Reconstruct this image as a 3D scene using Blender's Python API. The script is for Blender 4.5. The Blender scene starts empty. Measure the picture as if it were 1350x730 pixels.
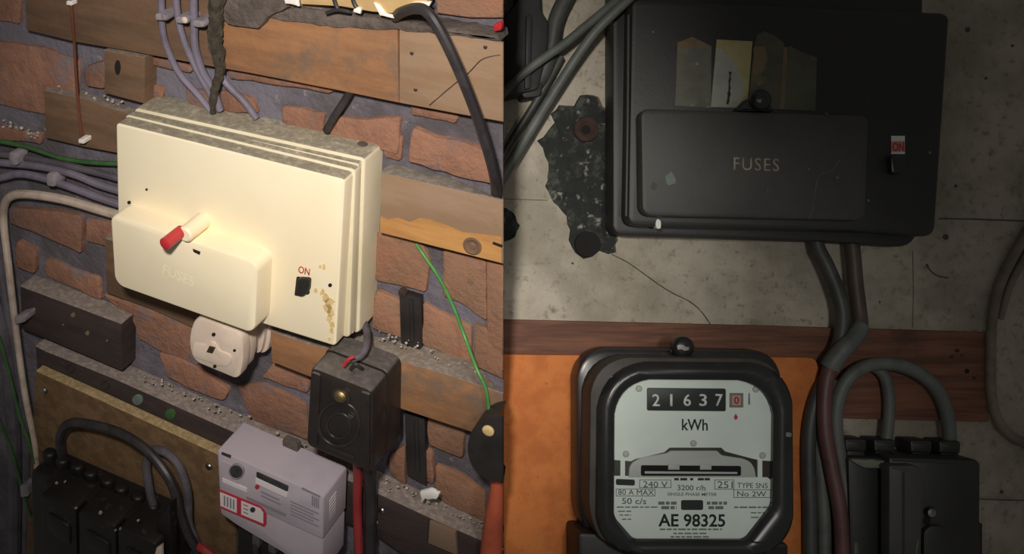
import bpy, bmesh, math, random
from mathutils import Vector, Matrix, noise
random.seed(7)

# ------------------------------------------------------------------ camera
CX, CY, F = 450.0, 365.0, 1500.0          # principal point and focal length in pixels of the 1350x730 frame
scene = bpy.context.scene
col = scene.collection
CAM = Vector((0.0, 0.0, 1.45))
cd = bpy.data.cameras.new('camera'); cam = bpy.data.objects.new('camera', cd); col.objects.link(cam)
cam.location = CAM; cam.rotation_euler = (math.pi/2, 0, 0)
cd.sensor_width = 36.0; cd.lens = F/1350*36.0; cd.shift_x = (675-CX)/1350
cd.clip_start = 0.02
scene.camera = cam

# ------------------------------------------------------------------ light
w = bpy.data.worlds.new('world'); scene.world = w; w.use_nodes = True
bg = w.node_tree.nodes['Background']; bg.inputs[0].default_value = (1.0, 0.97, 0.90, 1); bg.inputs[1].default_value = 0.088
def look_at(o, target):
    o.rotation_euler = (Vector(target)-o.location).to_track_quat('-Z', 'Y').to_euler()
sd = bpy.data.lights.new('torch', 'SPOT'); so = bpy.data.objects.new('torch', sd); col.objects.link(so)
so.location = (-0.07, 0.0, 1.57)
sd.energy = 47; sd.color = (1.0, 0.945, 0.86); sd.spot_size = math.radians(46); sd.spot_blend = 1.0; sd.shadow_soft_size = 0.03
look_at(so, CAM + Vector(((400-CX)/F, 1, -(255-CY)/F))*1.1)
s2 = bpy.data.lights.new('fill_spot', 'SPOT'); s2o = bpy.data.objects.new('fill_spot', s2); col.objects.link(s2o)  # unseen fill spot, added to brighten the dial meter and the plaster round it
s2o.location = (0.30, 0.02, 1.47)
s2.energy = 9.5; s2.color = (1.0, 0.98, 0.92); s2.spot_size = math.radians(40); s2.spot_blend = 1.0; s2.shadow_soft_size = 0.05
look_at(s2o, CAM + Vector(((850-CX)/F, 1, -(570-CY)/F))*1.17)
vs = scene.view_settings
vs.view_transform = 'Standard'; vs.look = 'None'; vs.exposure = 0.0; vs.gamma = 1.0; vs.use_curve_mapping = False

# ------------------------------------------------------------------ frames: a wall plane each, x right, y into the wall, z up
class Frame:
    def __init__(s, o, ex, n, ez):
        s.o, s.ex, s.n, s.ez = Vector(o), Vector(ex), Vector(n), Vector(ez)
        s.M = Matrix(((ex[0], -n[0], ez[0], o[0]), (ex[1], -n[1], ez[1], o[1]), (ex[2], -n[2], ez[2], o[2]), (0, 0, 0, 1)))
    def pt(s, u, v, d=0.0):
        r = Vector(((u-CX)/F, 1, -(v-CY)/F))
        t = (s.n.dot(s.o-CAM)+d)/s.n.dot(r)
        q = CAM + r*t - s.o
        return Vector((q.dot(s.ex), -d, q.dot(s.ez)))
    def px(s, q):
        p = s.o + s.ex*q.x - s.n*q.y + s.ez*q.z - CAM
        return (CX+F*p.x/p.y, CY-F*p.z/p.y)
    def mpp(s, u, v, d=0.0):                      # metres per pixel there
        q = s.pt(u, v, d); p = s.o + s.ex*q.x - s.n*q.y + s.ez*q.z - CAM
        return p.y/F
def rot_frame(yaw, pit, rol, u0, v0, dist):
    y, p, r = map(math.radians, (yaw, pit, rol))
    P = Matrix(((1,0,0),(0,math.cos(p),-math.sin(p)),(0,math.sin(p),math.cos(p))))
    Q = Matrix(((math.cos(r),-math.sin(r),0),(math.sin(r),math.cos(r),0),(0,0,1)))
    W = Matrix(((1,0,0),(0,0,-1),(0,1,0)))
    ex, n, ez = [W @ Q @ P @ Vector(v) for v in ((math.cos(y),0,math.sin(y)), (-math.sin(y),0,math.cos(y)), (0,1,0))]
    return Frame(CAM + Vector(((u0-CX)/F, 1, -(v0-CY)/F))*dist, ex, n, ez)
L = rot_frame(25.97, 33.22, -2.6, 325, 300, 1.1)                       # brick wall
DR = 1.17
R = Frame(CAM+Vector((0, DR, 0)), (1,0,0), (0,-1,0), (0,0,1))          # plastered wall, square to the camera
EDGE = 663                                                             # the end of the brick wall

# ------------------------------------------------------------------ materials
def lin(c): return tuple(((x/255)/12.92 if x/255 <= .04045 else ((x/255+.055)/1.055)**2.4) for x in c)
MATS = {}
def mk(name, c1, c2=None, scale=20, lo=.4, hi=.65, rough=.6, bump=0, bscale=120, metal=0, c3=None, s3=90, lo3=.62, hi3=.72,
       dust=None, up=None, dlo=.35, stretch=None, rnd=0, spec=.5, detail=6, coat=0):
    if name in MATS: return MATS[name]
    m = bpy.data.materials.new(name); m.use_nodes = True; nt = m.node_tree; N = nt.nodes; K = nt.links
    b = N['Principled BSDF']; b.inputs['Roughness'].default_value = rough; b.inputs['Metallic'].default_value = metal
    b.inputs['Specular IOR Level'].default_value = spec; b.inputs['Coat Weight'].default_value = coat
    tc = N.new('ShaderNodeTexCoord'); src = tc.outputs['Object']
    if rnd:
        oi = N.new('ShaderNodeObjectInfo'); ad = N.new('ShaderNodeVectorMath'); ad.operation = 'ADD'
        sc = N.new('ShaderNodeVectorMath'); sc.operation = 'SCALE'; cb = N.new('ShaderNodeCombineXYZ')
        for i in range(3): K.new(oi.outputs['Random'], cb.inputs[i])
        K.new(cb.outputs[0], sc.inputs[0]); sc.inputs['Scale'].default_value = 37.0
        K.new(src, ad.inputs[0]); K.new(sc.outputs[0], ad.inputs[1]); src = ad.outputs[0]
    def nz(scale, st=None, det=detail):
        n = N.new('ShaderNodeTexNoise'); n.inputs['Scale'].default_value = scale; n.inputs['Detail'].default_value = det; n.inputs['Roughness'].default_value = .65
        if st:
            mp = N.new('ShaderNodeMapping'); mp.inputs['Scale'].default_value = st; K.new(src, mp.inputs[0]); K.new(mp.outputs[0], n.inputs['Vector'])
        else: K.new(src, n.inputs['Vector'])
        return n.outputs[0]
    def ramp(fac, lo, hi):
        r = N.new('ShaderNodeMapRange'); r.interpolation_type = 'SMOOTHSTEP'; K.new(fac, r.inputs[0]); r.inputs[1].default_value = lo; r.inputs[2].default_value = hi
        return r.outputs[0]
    def mix(fac, a, c):
        x = N.new('ShaderNodeMix'); x.data_type = 'RGBA'
        if isinstance(fac, float): x.inputs[0].default_value = fac
        else: K.new(fac, x.inputs[0])
        if isinstance(a, tuple): x.inputs[6].default_value = (*lin(a), 1)
        else: K.new(a, x.inputs[6])
        if isinstance(c, tuple): x.inputs[7].default_value = (*lin(c), 1)
        else: K.new(c, x.inputs[7])
        return x.outputs[2]
    out = mix(0.0, c1, c1)
    if c2: out = mix(ramp(nz(scale, stretch), lo, hi), c1, c2)
    if c3: out = mix(ramp(nz(s3), lo3, hi3), out, c3)
    if rnd:
        hs = N.new('ShaderNodeHueSaturation'); mr = N.new('ShaderNodeMapRange'); K.new(oi.outputs['Random'], mr.inputs[0])
        mr.inputs[3].default_value = 1-rnd; mr.inputs[4].default_value = 1+rnd; K.new(mr.outputs[0], hs.inputs['Value']); K.new(out, hs.inputs['Color']); out = hs.outputs[0]
    if dust:
        g = N.new('ShaderNodeNewGeometry'); dp = N.new('ShaderNodeVectorMath'); dp.operation = 'DOT_PRODUCT'
        K.new(g.outputs['Normal'], dp.inputs[0]); dp.inputs[1].default_value = up
        f = ramp(dp.outputs['Value'], .55, .8); ns = ramp(nz(60), dlo-.15, dlo+.15)
        mu = N.new('ShaderNodeMath'); mu.operation = 'MULTIPLY'; K.new(f, mu.inputs[0]); K.new(ns, mu.inputs[1])
        dcol = mix(ramp(nz(180), .4, .7), dust, tuple(min(255, int(x*1.25)) for x in dust))
        out = mix(mu.outputs[0], out, dcol)
    K.new(out, b.inputs['Base Color'])
    if bump:
        bp = N.new('ShaderNodeBump'); bp.inputs['Strength'].default_value = bump; bp.inputs['Distance'].default_value = .004
        K.new(nz(bscale), bp.inputs['Height']); K.new(bp.outputs[0], b.inputs['Normal'])
    MATS[name] = m
    return m
UL = tuple(L.ez); UR = (0, 0, 1)
M = {}
M['mortar'] = mk('mortar', (116,110,121), (88,81,86), 14, .4, .65, .95, .9, 90, c3=(150,140,138), s3=70, detail=9)
M['brick'] = mk('brick', (153,110,89), (131,93,76), 26, .38, .66, .92, .8, 130, c3=(120,104,104), s3=34, lo3=.50, hi3=.68, rnd=.15, detail=9)
M['brick_brown'] = mk('brick_brown', (146,110,88), (158,112,88), 30, .4, .66, .92, .7, 130, c3=(104,82,72), s3=36, lo3=.56, hi3=.68, rnd=.1, detail=9)
M['wood_dark'] = mk('wood_dark', (118,90,68), (98,74,56), 9, .35, .65, .85, .25, 80, stretch=(1,1,7), dust=(120,110,100), up=UL)
M['wood_orange'] = mk('wood_orange', (158,112,76), (136,96,68), 10, .38, .64, .8, .25, 80, stretch=(1,1,6), c3=(120,96,78), s3=14, lo3=.52, hi3=.66, dust=(122,112,104), up=UL)
M['wood_tan'] = mk('wood_tan', (152,124,100), (142,112,86), 9, .4, .64, .85, .15, 80, stretch=(1,1,6), dust=(120,110,102), up=UL)
M['wood_rail'] = mk('wood_rail', (152,124,102), (142,114,90), 11, .40, .60, .82, .2, 80, stretch=(.6,1,3), c3=(120,92,70), s3=30, lo3=.64, hi3=.74, dust=(120,112,104), up=UL, dlo=.3)
M['wood_black'] = mk('wood_black', (62,48,46), (48,38,37), 12, .4, .65, .85, .3, 90, stretch=(1,1,5), c3=(96,80,66), s3=40, lo3=.70, hi3=.76, dust=(128,116,110), up=UL, dlo=.3)
M['chipboard'] = mk('chipboard', (114,88,60), (95,71,47), 60, .4, .62, .9, .3, 200, dust=(150,128,94), up=UL, dlo=.3)
M['cream'] = mk('cream', (250,236,206), (247,230,196), 8, .4, .7, .42, 0, dust=(142,134,118), up=UL, dlo=.32)
M['cream_shaded'] = mk('cream_shaded', (228,216,188), (216,203,172), 10, .4, .7, .5, 0, dust=(142,134,118), up=UL, dlo=.32)  # darker cream for body and rim: shade of the box sides put into the colour
M['cream_clean'] = mk('cream_clean', (251,236,206), (247,231,198), 8, .4, .7, .40)
M['red'] = mk('red_plastic', (196,50,56), (178,40,48), 30, rough=.4)
M['black_plastic'] = mk('black_plastic', (48,44,44), (38,35,35), 30, rough=.42)
M['bakelite'] = mk('bakelite', (44,38,36), (34,30,29), 30, rough=.38, c3=(60,54,50), s3=40, lo3=.6, hi3=.75, dust=(84,78,76), up=UL, dlo=.3)
M['cable_black'] = mk('cable_black', (44,40,42), (58,54,56), 40, rough=.45)
M['cable_purple'] = mk('cable_purple', (122,114,130), (102,94,106), 30, rough=.6, bump=.1)
M['cable_grey'] = mk('cable_grey', (96,90,98), (76,70,76), 30, rough=.65)
M['cable_white'] = mk('cable_white', (190,172,158), (160,142,130), 30, rough=.6, c3=(140,124,112), s3=50)
M['cable_brown'] = mk('cable_brown', (112,62,42), (98,54,38), 30, rough=.6)
M['red_dull'] = mk('red_dull', (158,52,54), (140,46,48), 30, rough=.5)
M['green'] = mk('green_wire', (84,150,76), (74,134,66), 40, rough=.5)
M['green_dark'] = mk('green_dirty', (60,98,52), (52,82,46), 40, rough=.6)
M['white_plastic'] = mk('white_plastic', (226,206,190), (212,192,176), 20, rough=.45)
M['clip'] = mk('clip_plastic', (150,140,146), (120,112,118), 60, rough=.6)
M['white'] = mk('white_paper', (244,238,232), (226,218,210), 40, rough=.8)
M['cardboard'] = mk('cardboard', (206,172,120), (190,158,110), 20, rough=.85)
M['tar'] = mk('tar', (78,68,56), (58,50,42), 50, rough=.95, bump=.8, bscale=200)
M['lump'] = mk('mortar_lump', (110,98,92), (86,76,70), 30, rough=.95, bump=.9, bscale=140)
M['brass'] = mk('brass', (168,148,108), (120,104,76), 60, rough=.5, metal=1)
M['steel'] = mk('steel', (170,168,165), (120,116,112), 60, rough=.35, metal=1)
M['meter_grey'] = mk('meter_grey', (184,172,182), (174,163,174), 15, rough=.5)
M['meter_grey_dark'] = mk('meter_grey_line', (136,128,138), rough=.6)
M['print_dark'] = mk('print_dark', (52,48,54), rough=.7)
M['print_red'] = mk('print_red', (186,48,66), rough=.6)
M['print_grey'] = mk('print_grey', (138,130,140), rough=.7)
M['label_white'] = mk('label_white', (224,214,216), rough=.6)
M['lcd'] = mk('lcd', (64,62,64), (48,46,48), 80, rough=.3)
M['teal'] = mk('teal_dot', (112,130,122), (90,106,98), 80, rough=.8)
M['bare_wood'] = mk('bare_wood', (194,142,84), (172,122,72), 14, .4, .62, .8, .15, 80, stretch=(.6,1,4))
M['bakelite_dark'] = mk('bakelite_dark', (30,26,25), (24,21,20), 30, rough=.5, c3=(66,56,50), s3=60, lo3=.57, hi3=.75)
M['cable_brown2'] = mk('cable_umber', (84,70,63), (70,58,52), 30, rough=.5)
M['chip_tan'] = mk('chip_tan', (128,104,86), rough=.9)
M['stain'] = mk('stain_brown', (226,200,144), (206,174,116), 80, rough=.7)
M['hole'] = mk('hole_black', (22,18,18), rough=.9)
M['pipe'] = mk('orange_pipe', (190,92,62), (168,78,54), 20, rough=.7, bump=.2)
M['debris'] = mk('debris', (140,130,122), (196,184,170), 150, rough=.95)
# right wall
M['plaster'] = mk('plaster', (186,177,162), (150,142,127), 8, .36, .62, .95, .5, 170, c3=(128,120,105), s3=130, lo3=.52, hi3=.74, detail=9)
M['plaster_rear'] = mk('rough_concrete', (44,46,45), (84,87,82), 60, .48, .68, .95, 1.0, 120, c3=(160,160,150), s3=90, lo3=.57, hi3=.68, detail=9)
M['joint'] = mk('joint', (92,86,76), rough=.95)
M['crack'] = mk('crack', (84,76,66), rough=.95)
M['timber'] = mk('timber', (124,82,62), (92,58,44), 16, .38, .64, .75, .25, 80, stretch=(.5,1,7), c3=(70,46,38), s3=10, lo3=.55, hi3=.8)
M['orange'] = mk('orange_board', (208,124,62), (188,106,50), 40, .35, .65, .8, .15, 160, c3=(160,88,46), s3=220, lo3=.62, hi3=.7)
M['box_black'] = mk('box_black', (44,44,44), (37,37,37), 12, .4, .65, .5, .06, 300, c3=(54,54,54), s3=18, lo3=.6, hi3=.8)
M['box_cover'] = mk('box_cover', (66,65,63), (56,55,53), 12, .4, .65, .55, .06, 300, c3=(80,79,79), s3=14, lo3=.6, hi3=.85)
M['meter_black'] = mk('meter_black', (44,44,45), (38,38,39), 20, rough=.28, c3=(66,64,62), s3=30, lo3=.6, hi3=.8)
M['meter_dust'] = mk('meter_dusty', (66,60,55), (50,46,44), 30, rough=.6)
M['dial'] = mk('dial', (226,236,228), (218,230,222), 20, rough=.55)
M['dial_grey'] = mk('dial_grey', (180,186,180), rough=.5)
M['ink'] = mk('ink', (38,44,42), rough=.7)
M['ink_mid'] = mk('ink_mid', (74,82,78), rough=.7)
M['ink_soft'] = mk('ink_soft', (112,122,116), rough=.7)
M['counter'] = mk('counter', (44,48,46), rough=.5)
M['pale'] = mk('pale_digits', (224,230,222), rough=.6)
M['pink'] = mk('pink', (206,140,132), rough=.6)
M['cable_g2'] = mk('cable_slate', (98,101,97), (82,85,82), 30, rough=.55)
M['cable_g3'] = mk('cable_dark_slate', (70,72,70), (56,58,56), 30, rough=.5)
M['cable_maroon'] = mk('cable_maroon', (98,66,64), (82,56,54), 30, rough=.5)
M['cable_tan'] = mk('cable_tan', (132,120,102), (108,98,84), 30, rough=.6)
M['sticker_grey'] = mk('sticker_grey', (112,112,98), (96,96,86), 40, rough=.6, c3=(140,140,128), s3=90)
M['sticker_brown'] = mk('sticker_brown', (122,106,76), (106,90,66), 40, rough=.6)
M['sticker_yellow'] = mk('sticker_yellow', (176,166,116), (160,150,104), 40, rough=.6)
M['sticker_pale'] = mk('sticker_pale', (166,168,156), (148,150,140), 40, rough=.6)
M['sticker_olive'] = mk('sticker_olive', (92,92,74), (80,80,68), 30, rough=.6, c3=(124,114,72), s3=25, lo3=.6)
M['lettering_worn'] = mk('lettering_worn', (168,158,142), (146,138,124), 60, rough=.7)
M['rust'] = mk('rust', (68,47,42), (50,38,34), 60, rough=.9)

# ------------------------------------------------------------------ object helpers
def thing(name, fr, u, v, label, cat, group=None, d=0.0):
    o = bpy.data.objects.new(name, None); col.objects.link(o); o.empty_display_size = .02
    org = fr.pt(u, v, d); o.matrix_world = fr.M @ Matrix.Translation(org)
    o['org'] = org; o['label'] = label; o['category'] = cat
    if group: o['group'] = group
    return o
def obj(name, bm, mat, fr, parent=None, smooth=35, label=None, cat=None, group=None, kind=None):
    me = bpy.data.meshes.new(name)
    bmesh.ops.recalc_face_normals(bm, faces=bm.faces)
    par = parent; org = None
    while par is not None and org is None:
        org = Vector(par['org']) if 'org' in par else None
        if org is None: par = par.parent
    if org is None:
        org = sum((v.co for v in bm.verts), Vector())/max(1, len(bm.verts))
        org.y = max(v.co.y for v in bm.verts)
    for v in bm.verts: v.co -= org
    bm.to_mesh(me); bm.free()
    if smooth:
        for p in me.polygons: p.use_smooth = True
        me.set_sharp_from_angle(angle=math.radians(smooth))
    me.materials.append(mat if not isinstance(mat, str) else M[mat])
    o = bpy.data.objects.new(name, me); col.objects.link(o)
    if parent is None:
        o.matrix_world = fr.M @ Matrix.Translation(org); o['org'] = org
    else:
        o.parent = parent
    if label: o['label'] = label
    if cat: o['category'] = cat
    if group: o['group'] = group
    if kind: o['kind'] = kind
    return o
def fillet(poly, r, n=4):
    out = []; k = len(poly)
    rs = r if isinstance(r, (list, tuple)) else [r]*k
    for i in range(k):
        p = Vector(poly[i]).to_2d(); a = Vector(poly[i-1]).to_2d(); c = Vector(poly[(i+1) % k]).to_2d(); ri = rs[i]
        if ri <= 0: out.append(tuple(p)); continue
        da = (a-p); dc = (c-p); ra = min(ri, da.length*.49); rc = min(ri, dc.length*.49)
        A = p+da.normalized()*ra; C = p+dc.normalized()*rc
        for j in range(n+1):
            t = j/n; q = A*(1-t)**2 + p*2*t*(1-t)*.72 + (A+C)*.5*2*t*(1-t)*.28 + C*t*t
            out.append(tuple(q))
    return out
def inset2(pts, b):
    k = len(pts); area = sum(pts[i].x*pts[(i+1) % k].z-pts[(i+1) % k].x*pts[i].z for i in range(k)); sg = 1 if area > 0 else -1
    out = []
    for i in range(k):
        p = pts[i]; e1 = p-pts[i-1]; e2 = pts[(i+1) % k]-p; e1.y = e2.y = 0
        if e1.length < 1e-9: e1 = e2.copy()
        if e2.length < 1e-9: e2 = e1.copy()
        e1.normalize(); e2.normalize()
        n1 = Vector((-e1.z, 0, e1.x))*sg; n2 = Vector((-e2.z, 0, e2.x))*sg
        m = n1+n2
        if m.length < 1e-6: m = n1
        m.normalize(); c = max(.5, m.dot(n1))
        out.append(p+m*(b/c))
    return out
def ring_face(bm, ring, ok=True):
    try: return bm.faces.new(ring)
    except ValueError: return None
def prism(fr, poly, d0, d1, b=0.0, bm=None, at=None, steps=2, flush=False, taper=0.0):
    """outline in pixels as seen at depth `at` (default the front d1), from d0 to d1 off the wall, front edge bevelled by b"""
    bm = bm or bmesh.new()
    at = d1 if at is None else at
    base = [fr.pt(u, v, at) for u, v in poly]
    def lay(pts, d): return [Vector((p.x, -d, p.z)) for p in pts]
    back = lay(inset2(base, -taper) if taper else base, d0)
    if flush:
        back = [fr.pt(u, v, d0) if u >= EDGE-1.5 else q for (u, v), q in zip(poly, back)]
    rings = [back]
    if b > 0:
        for s in range(steps+1):
            a = s/steps*math.pi/2
            rings.append(lay(inset2(base, b*(1-math.cos(a))), d1-b+b*math.sin(a)))
    else: rings.append(lay(base, d1))
    vr = [[bm.verts.new(p) for p in r] for r in rings]
    k = len(base)
    for r0, r1 in zip(vr, vr[1:]):
        for i in range(k): ring_face(bm, (r0[i], r0[(i+1) % k], r1[(i+1) % k], r1[i]))
    ring_face(bm, vr[-1]); ring_face(bm, vr[0][::-1])
    return bm
def frame_prism(fr, outer, inner, d0, d1, b=.001, bm=None):
    """a ring-shaped plate: outer and inner outline with the same count of points"""
    bm = bm or bmesh.new()
    O = [fr.pt(u, v, d1) for u, v in outer]; I = [fr.pt(u, v, d1) for u, v in inner]
    def lay(pts, d): return [bm.verts.new(Vector((p.x, -d, p.z))) for p in pts]
    seq = [lay(O, d0), lay(O, d1-b), lay(inset2(O, b), d1), lay(inset2(I, -b), d1), lay(I, d1-b), lay(I, d0)]
    k = len(O)
    for a, c in zip(seq, seq[1:]+seq[:1]):
        for i in range(k): ring_face(bm, (a[i], a[(i+1) % k], c[(i+1) % k], c[i]))
    return bm
def catmull(P, n):
    out = []
    for i in range(len(P)-1):
        p0 = P[max(i-1, 0)]; p1 = P[i]; p2 = P[i+1]; p3 = P[min(i+2, len(P)-1)]
        for j in range(n):
            t = j/n
            out.append(.5*((2*p1)+(p2-p0)*t+(2*p0-5*p1+4*p2-p3)*t*t+(3*p1-p0-3*p2+p3)*t**3))
    out.append(P[-1]); return out
def tube_pts(C, rad, bm=None, seg=10, lump=0):
    bm = bm or bmesh.new(); k = len(C); prev = None; rings = []
    up = Vector((0, -1, 0))
    for i in range(k):
        t = (C[min(i+1, k-1)]-C[max(i-1, 0)]).normalized()
        up = (up-t*up.dot(t))
        if up.length < 1e-5: up = t.orthogonal()
        up.normalize(); side = t.cross(up)
        r = rad(i/(k-1)) if callable(rad) else rad
        ring = []
        for j in range(seg):
            a = 2*math.pi*j/seg; rr = r*(1+lump*noise.noise(C[i]*160+Vector((j*.9, 0, 0))))
            ring.append(bm.verts.new(C[i]+(side*math.cos(a)+up*math.sin(a))*rr))
        rings.append(ring)
    for a, c in zip(rings, rings[1:]):
        for j in range(seg): bm.faces.new((a[j], a[(j+1) % seg], c[(j+1) % seg], c[j]))
    bm.faces.new(rings[0][::-1]); bm.faces.new(rings[-1])
    return bm
def tube(fr, pts, rpx, bm=None, n=6, seg=10, lump=0, rpx2=None):
    C = catmull([fr.pt(*p) for p in pts], n)
    m = fr.mpp(*pts[len(pts)//2])
    r1 = rpx*m; r2 = (rpx2 if rpx2 is not None else rpx)*m
    return tube_pts(C, lambda t: r1+(r2-r1)*t, bm, seg, lump)
def circ(u, v, r, n=16, ry=None, a0=0, a1=2*math.pi):
    ry = r if ry is None else ry
    full = abs(a1-a0-2*math.pi) < 1e-6
    return [(u+r*math.cos(a0+(a1-a0)*i/(n if full else n-1)), v+ry*math.sin(a0+(a1-a0)*i/(n if full else n-1))) for i in range(n)]
def lathe(fr, u, v, prof, axis='n', bm=None, seg=16, at=0.0):
    """profile of (radius m, distance m) about the wall normal or the wall's upward axis through pixel (u,v) at depth `at`"""
    bm = bm or bmesh.new(); c = fr.pt(u, v, at); rings = []
    for r, h in prof:
        ring = []
        for j in range(seg):
            a = 2*math.pi*j/seg; x, y = math.cos(a)*max(r, 1e-5), math.sin(a)*max(r, 1e-5)
            ring.append(bm.verts.new(c+(Vector((x, -h, y)) if axis == 'n' else Vector((x, y, h)))))
        rings.append(ring)
    for a, q in zip(rings, rings[1:]):
        for j in range(seg): bm.faces.new((a[j], a[(j+1) % seg], q[(j+1) % seg], q[j]))
    bm.faces.new(rings[0][::-1]); bm.faces.new(rings[-1])
    return bm
def screw(fr, u, v, rm, d, h=.003, slot=True):
    return lathe(fr, u, v, [(rm, 0), (rm, h*.5), (rm*.75, h*.9), (rm*.3, h), (0, h)], at=d, seg=14)
def letters(name, s, fr, quad, d, mat, parent, ext=.0004, bold=0.0, label=None, space=1.0):
    """quad = pixel TL, TR, BL of the word"""
    cu = bpy.data.curves.new(name, 'FONT'); cu.body = s; cu.size = 1; cu.offset = bold; cu.space_character = space; cu.resolution_u = 3
    o = bpy.data.objects.new('tmp', cu); col.objects.link(o)
    dg = bpy.context.evaluated_depsgraph_get(); me = bpy.data.meshes.new_from_object(o.evaluated_get(dg))
    bpy.data.objects.remove(o); bpy.data.curves.remove(cu)
    bm = bmesh.new(); bm.from_mesh(me); bpy.data.meshes.remove(me)
    xs = [q.co.x for q in bm.verts]; ys = [q.co.y for q in bm.verts]; x0, x1, y0, y1 = min(xs), max(xs), min(ys), max(ys)
    TL, TR, BL = [fr.pt(u, v, d) for u, v in quad]
    for q in bm.verts:
        a = (q.co.x-x0)/(x1-x0); t = (q.co.y-y0)/(y1-y0)
        q.co = BL+(TR-TL)*a+(TL-BL)*t
    g = bmesh.ops.extrude_face_region(bm, geom=bm.faces[:])
    for e in g['geom']:
        if isinstance(e, bmesh.types.BMVert): e.co.y -= ext
    return obj(name, bm, mat, fr, parent, smooth=0, label=label)
def rough_poly(poly, step, amp):
    out = []; k = len(poly)
    for i in range(k):
        a = Vector(poly[i]); c = Vector(poly[(i+1) % k]); n = max(1, int((c-a).length/step))
        for j in range(n):
            p = a.lerp(c, j/n); out.append((p.x+random.uniform(-amp, amp), p.y+random.uniform(-amp, amp)))
    return out
def quad(tl, tr, br, bl): return [tl, tr, br, bl]
def lerp2(a, b, t): return (a[0]+(b[0]-a[0])*t, a[1]+(b[1]-a[1])*t)
def sub(Q, s0, t0, s1, t1):
    """sub-rectangle of a pixel quad (TL,TR,BR,BL) in unit coordinates"""
    def f(s, t): return lerp2(lerp2(Q[0], Q[1], s), lerp2(Q[3], Q[2], s), t)
    return [f(s0, t0), f(s1, t0), f(s1, t1), f(s0, t1)]

# ================================================================== THE BRICK WALL
def build_wall_left():
    bm = bmesh.new()
    x0, z0, z1 = -.95, -.86, .46
    top = L.pt(EDGE, -260); bot = L.pt(EDGE, 930)
    fr = [Vector((x0, 0, z1)), Vector((top.x, 0, top.z)), Vector((bot.x, 0, bot.z)), Vector((x0, 0, z0))]
    Minv = L.M.inverted()
    bk = []
    for q in fr:
        p = L.M @ q
        if q.x > 0:
            d = p-CAM; t = (DR+.02)/d.y if d.y < DR else 1.02; bk.append(Minv @ (CAM+d*max(t, 1.02)))
        else: bk.append(q+Vector((0, .12, 0)))
    a = [bm.verts.new(q) for q in fr]; b = [bm.verts.new(q) for q in bk]
    bm.faces.new(a); bm.faces.new(b[::-1])
    for i in range(4): bm.faces.new((a[i], a[(i+1) % 4], b[(i+1) % 4], b[i]))
    return obj('wall_left', bm, 'mortar', L, smooth=0, kind='structure', label='brick wall with grey mortar and timber rails behind the cream fuse box', cat='wall')
wl = build_wall_left()
BR = [  # bricks traced from the photograph
 [(-30,-12),(28,0),(26,32),(-30,22)], [(-40,50),(60,64),(104,82),(104,160),(4,140),(-40,130)], [(111,88),(138,80),(138,118),(113,113)],
 [(183,72),(252,87),(252,97),(183,82)], [(190,110),(216,116),(214,133),(190,130)], [(244,116),(276,122),(279,146),(246,136)], [(290,120),(334,130),(340,152),(291,146)],
 [(300,91),(440,117),(436,123),(300,103)], [(372,138),(428,150),(425,178),(372,164)], [(436,152),(470,158),(527,156),(524,205),(432,178)],
 [(543,168),(570,180),(610,188),(643,202),(654,244),(600,232),(538,214)], [(540,139),(604,152),(600,163),(541,152)], [(505,172),(530,180),(529,212),(505,206)],
 [(496,305),(552,316),(568,345),(560,386),(494,370)], [(585,330),(641,344),(641,424),(606,398),(583,390)], [(494,384),(531,398),(531,448),(488,432)],
 [(557,398),(580,412),(622,432),(620,480),(556,455)], [(641,345),(663,350),(663,470),(641,450)], [(625,428),(663,440),(663,500),(624,482)],
 [(563,546),(613,566),(610,606),(564,586)], [(513,600),(533,588),(534,642),(512,622)], [(572,612),(612,628),(640,652),(640,690),(574,655)], [(552,590),(570,596),(570,640),(555,630)],
 [(12,274),(107,284),(107,334),(12,294)], [(20,316),(45,330),(45,362),(20,352)], [(60,340),(131,368),(133,396),(60,364)], [(112,286),(150,296),(152,330),(112,318)],
 [(135,388),(200,405),(262,432),(262,482),(214,466),(179,445),(178,428)], [(208,465),(248,477),(300,514),(296,530),(262,518),(220,498)],
 [(311,508),(345,504),(404,534),(406,582),(330,552)], [(362,476),(410,498),(404,520),(345,497)], [(-30,285),(-2,290),(-2,330),(-30,320)],
 [(574,-60),(663,-50),(663,24),(620,24),(575,18)],
 [(-30,160),(2,168),(55,176),(55,190),(-30,180)],
]
for i, p in enumerate(BR):
    fl = any(u >= EDGE-1 for u, v in p)
    q = p if fl else rough_poly(p, 14, 1.3)
    if not fl: q = fillet(q, 3, 1)
    nm = 'brick' if i not in (13, 14, 15, 16, 17, 18, 19, 21, 32) else 'brick_brown'
    obj('brick', prism(L, q, -.004, .004+random.random()*.004, .0015, flush=fl), nm, L, wl, smooth=50)
# the wall goes on in the same bond outside the frame
bmx = bmesh.new()
course, blen = .078, .225
for r in range(-11, 6):
    for c in range(-5, 3):
        x = c*blen+(blen/2 if r % 2 else 0); z = r*course
        cs = [Vector((x+.006, 0, z+.006)), Vector((x+blen-.006, 0, z+.006)), Vector((x+blen-.006, 0, z+course-.006)), Vector((x+.006, 0, z+course-.006))]
        pp = [L.px(q) for q in cs]
        if any(-35 < u < 720 and -12 < v < 742 for u, v in pp) or max(u for u, v in pp) > 655 or min(q.x for q in cs) < -.95 or min(q.z for q in cs) < -.86 or max(q.z for q in cs) > .46: continue
        obj('brick', prism(L, pp, -.004, .005+random.random()*.003, .0015, at=0), 'brick', L, wl, smooth=50)

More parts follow.
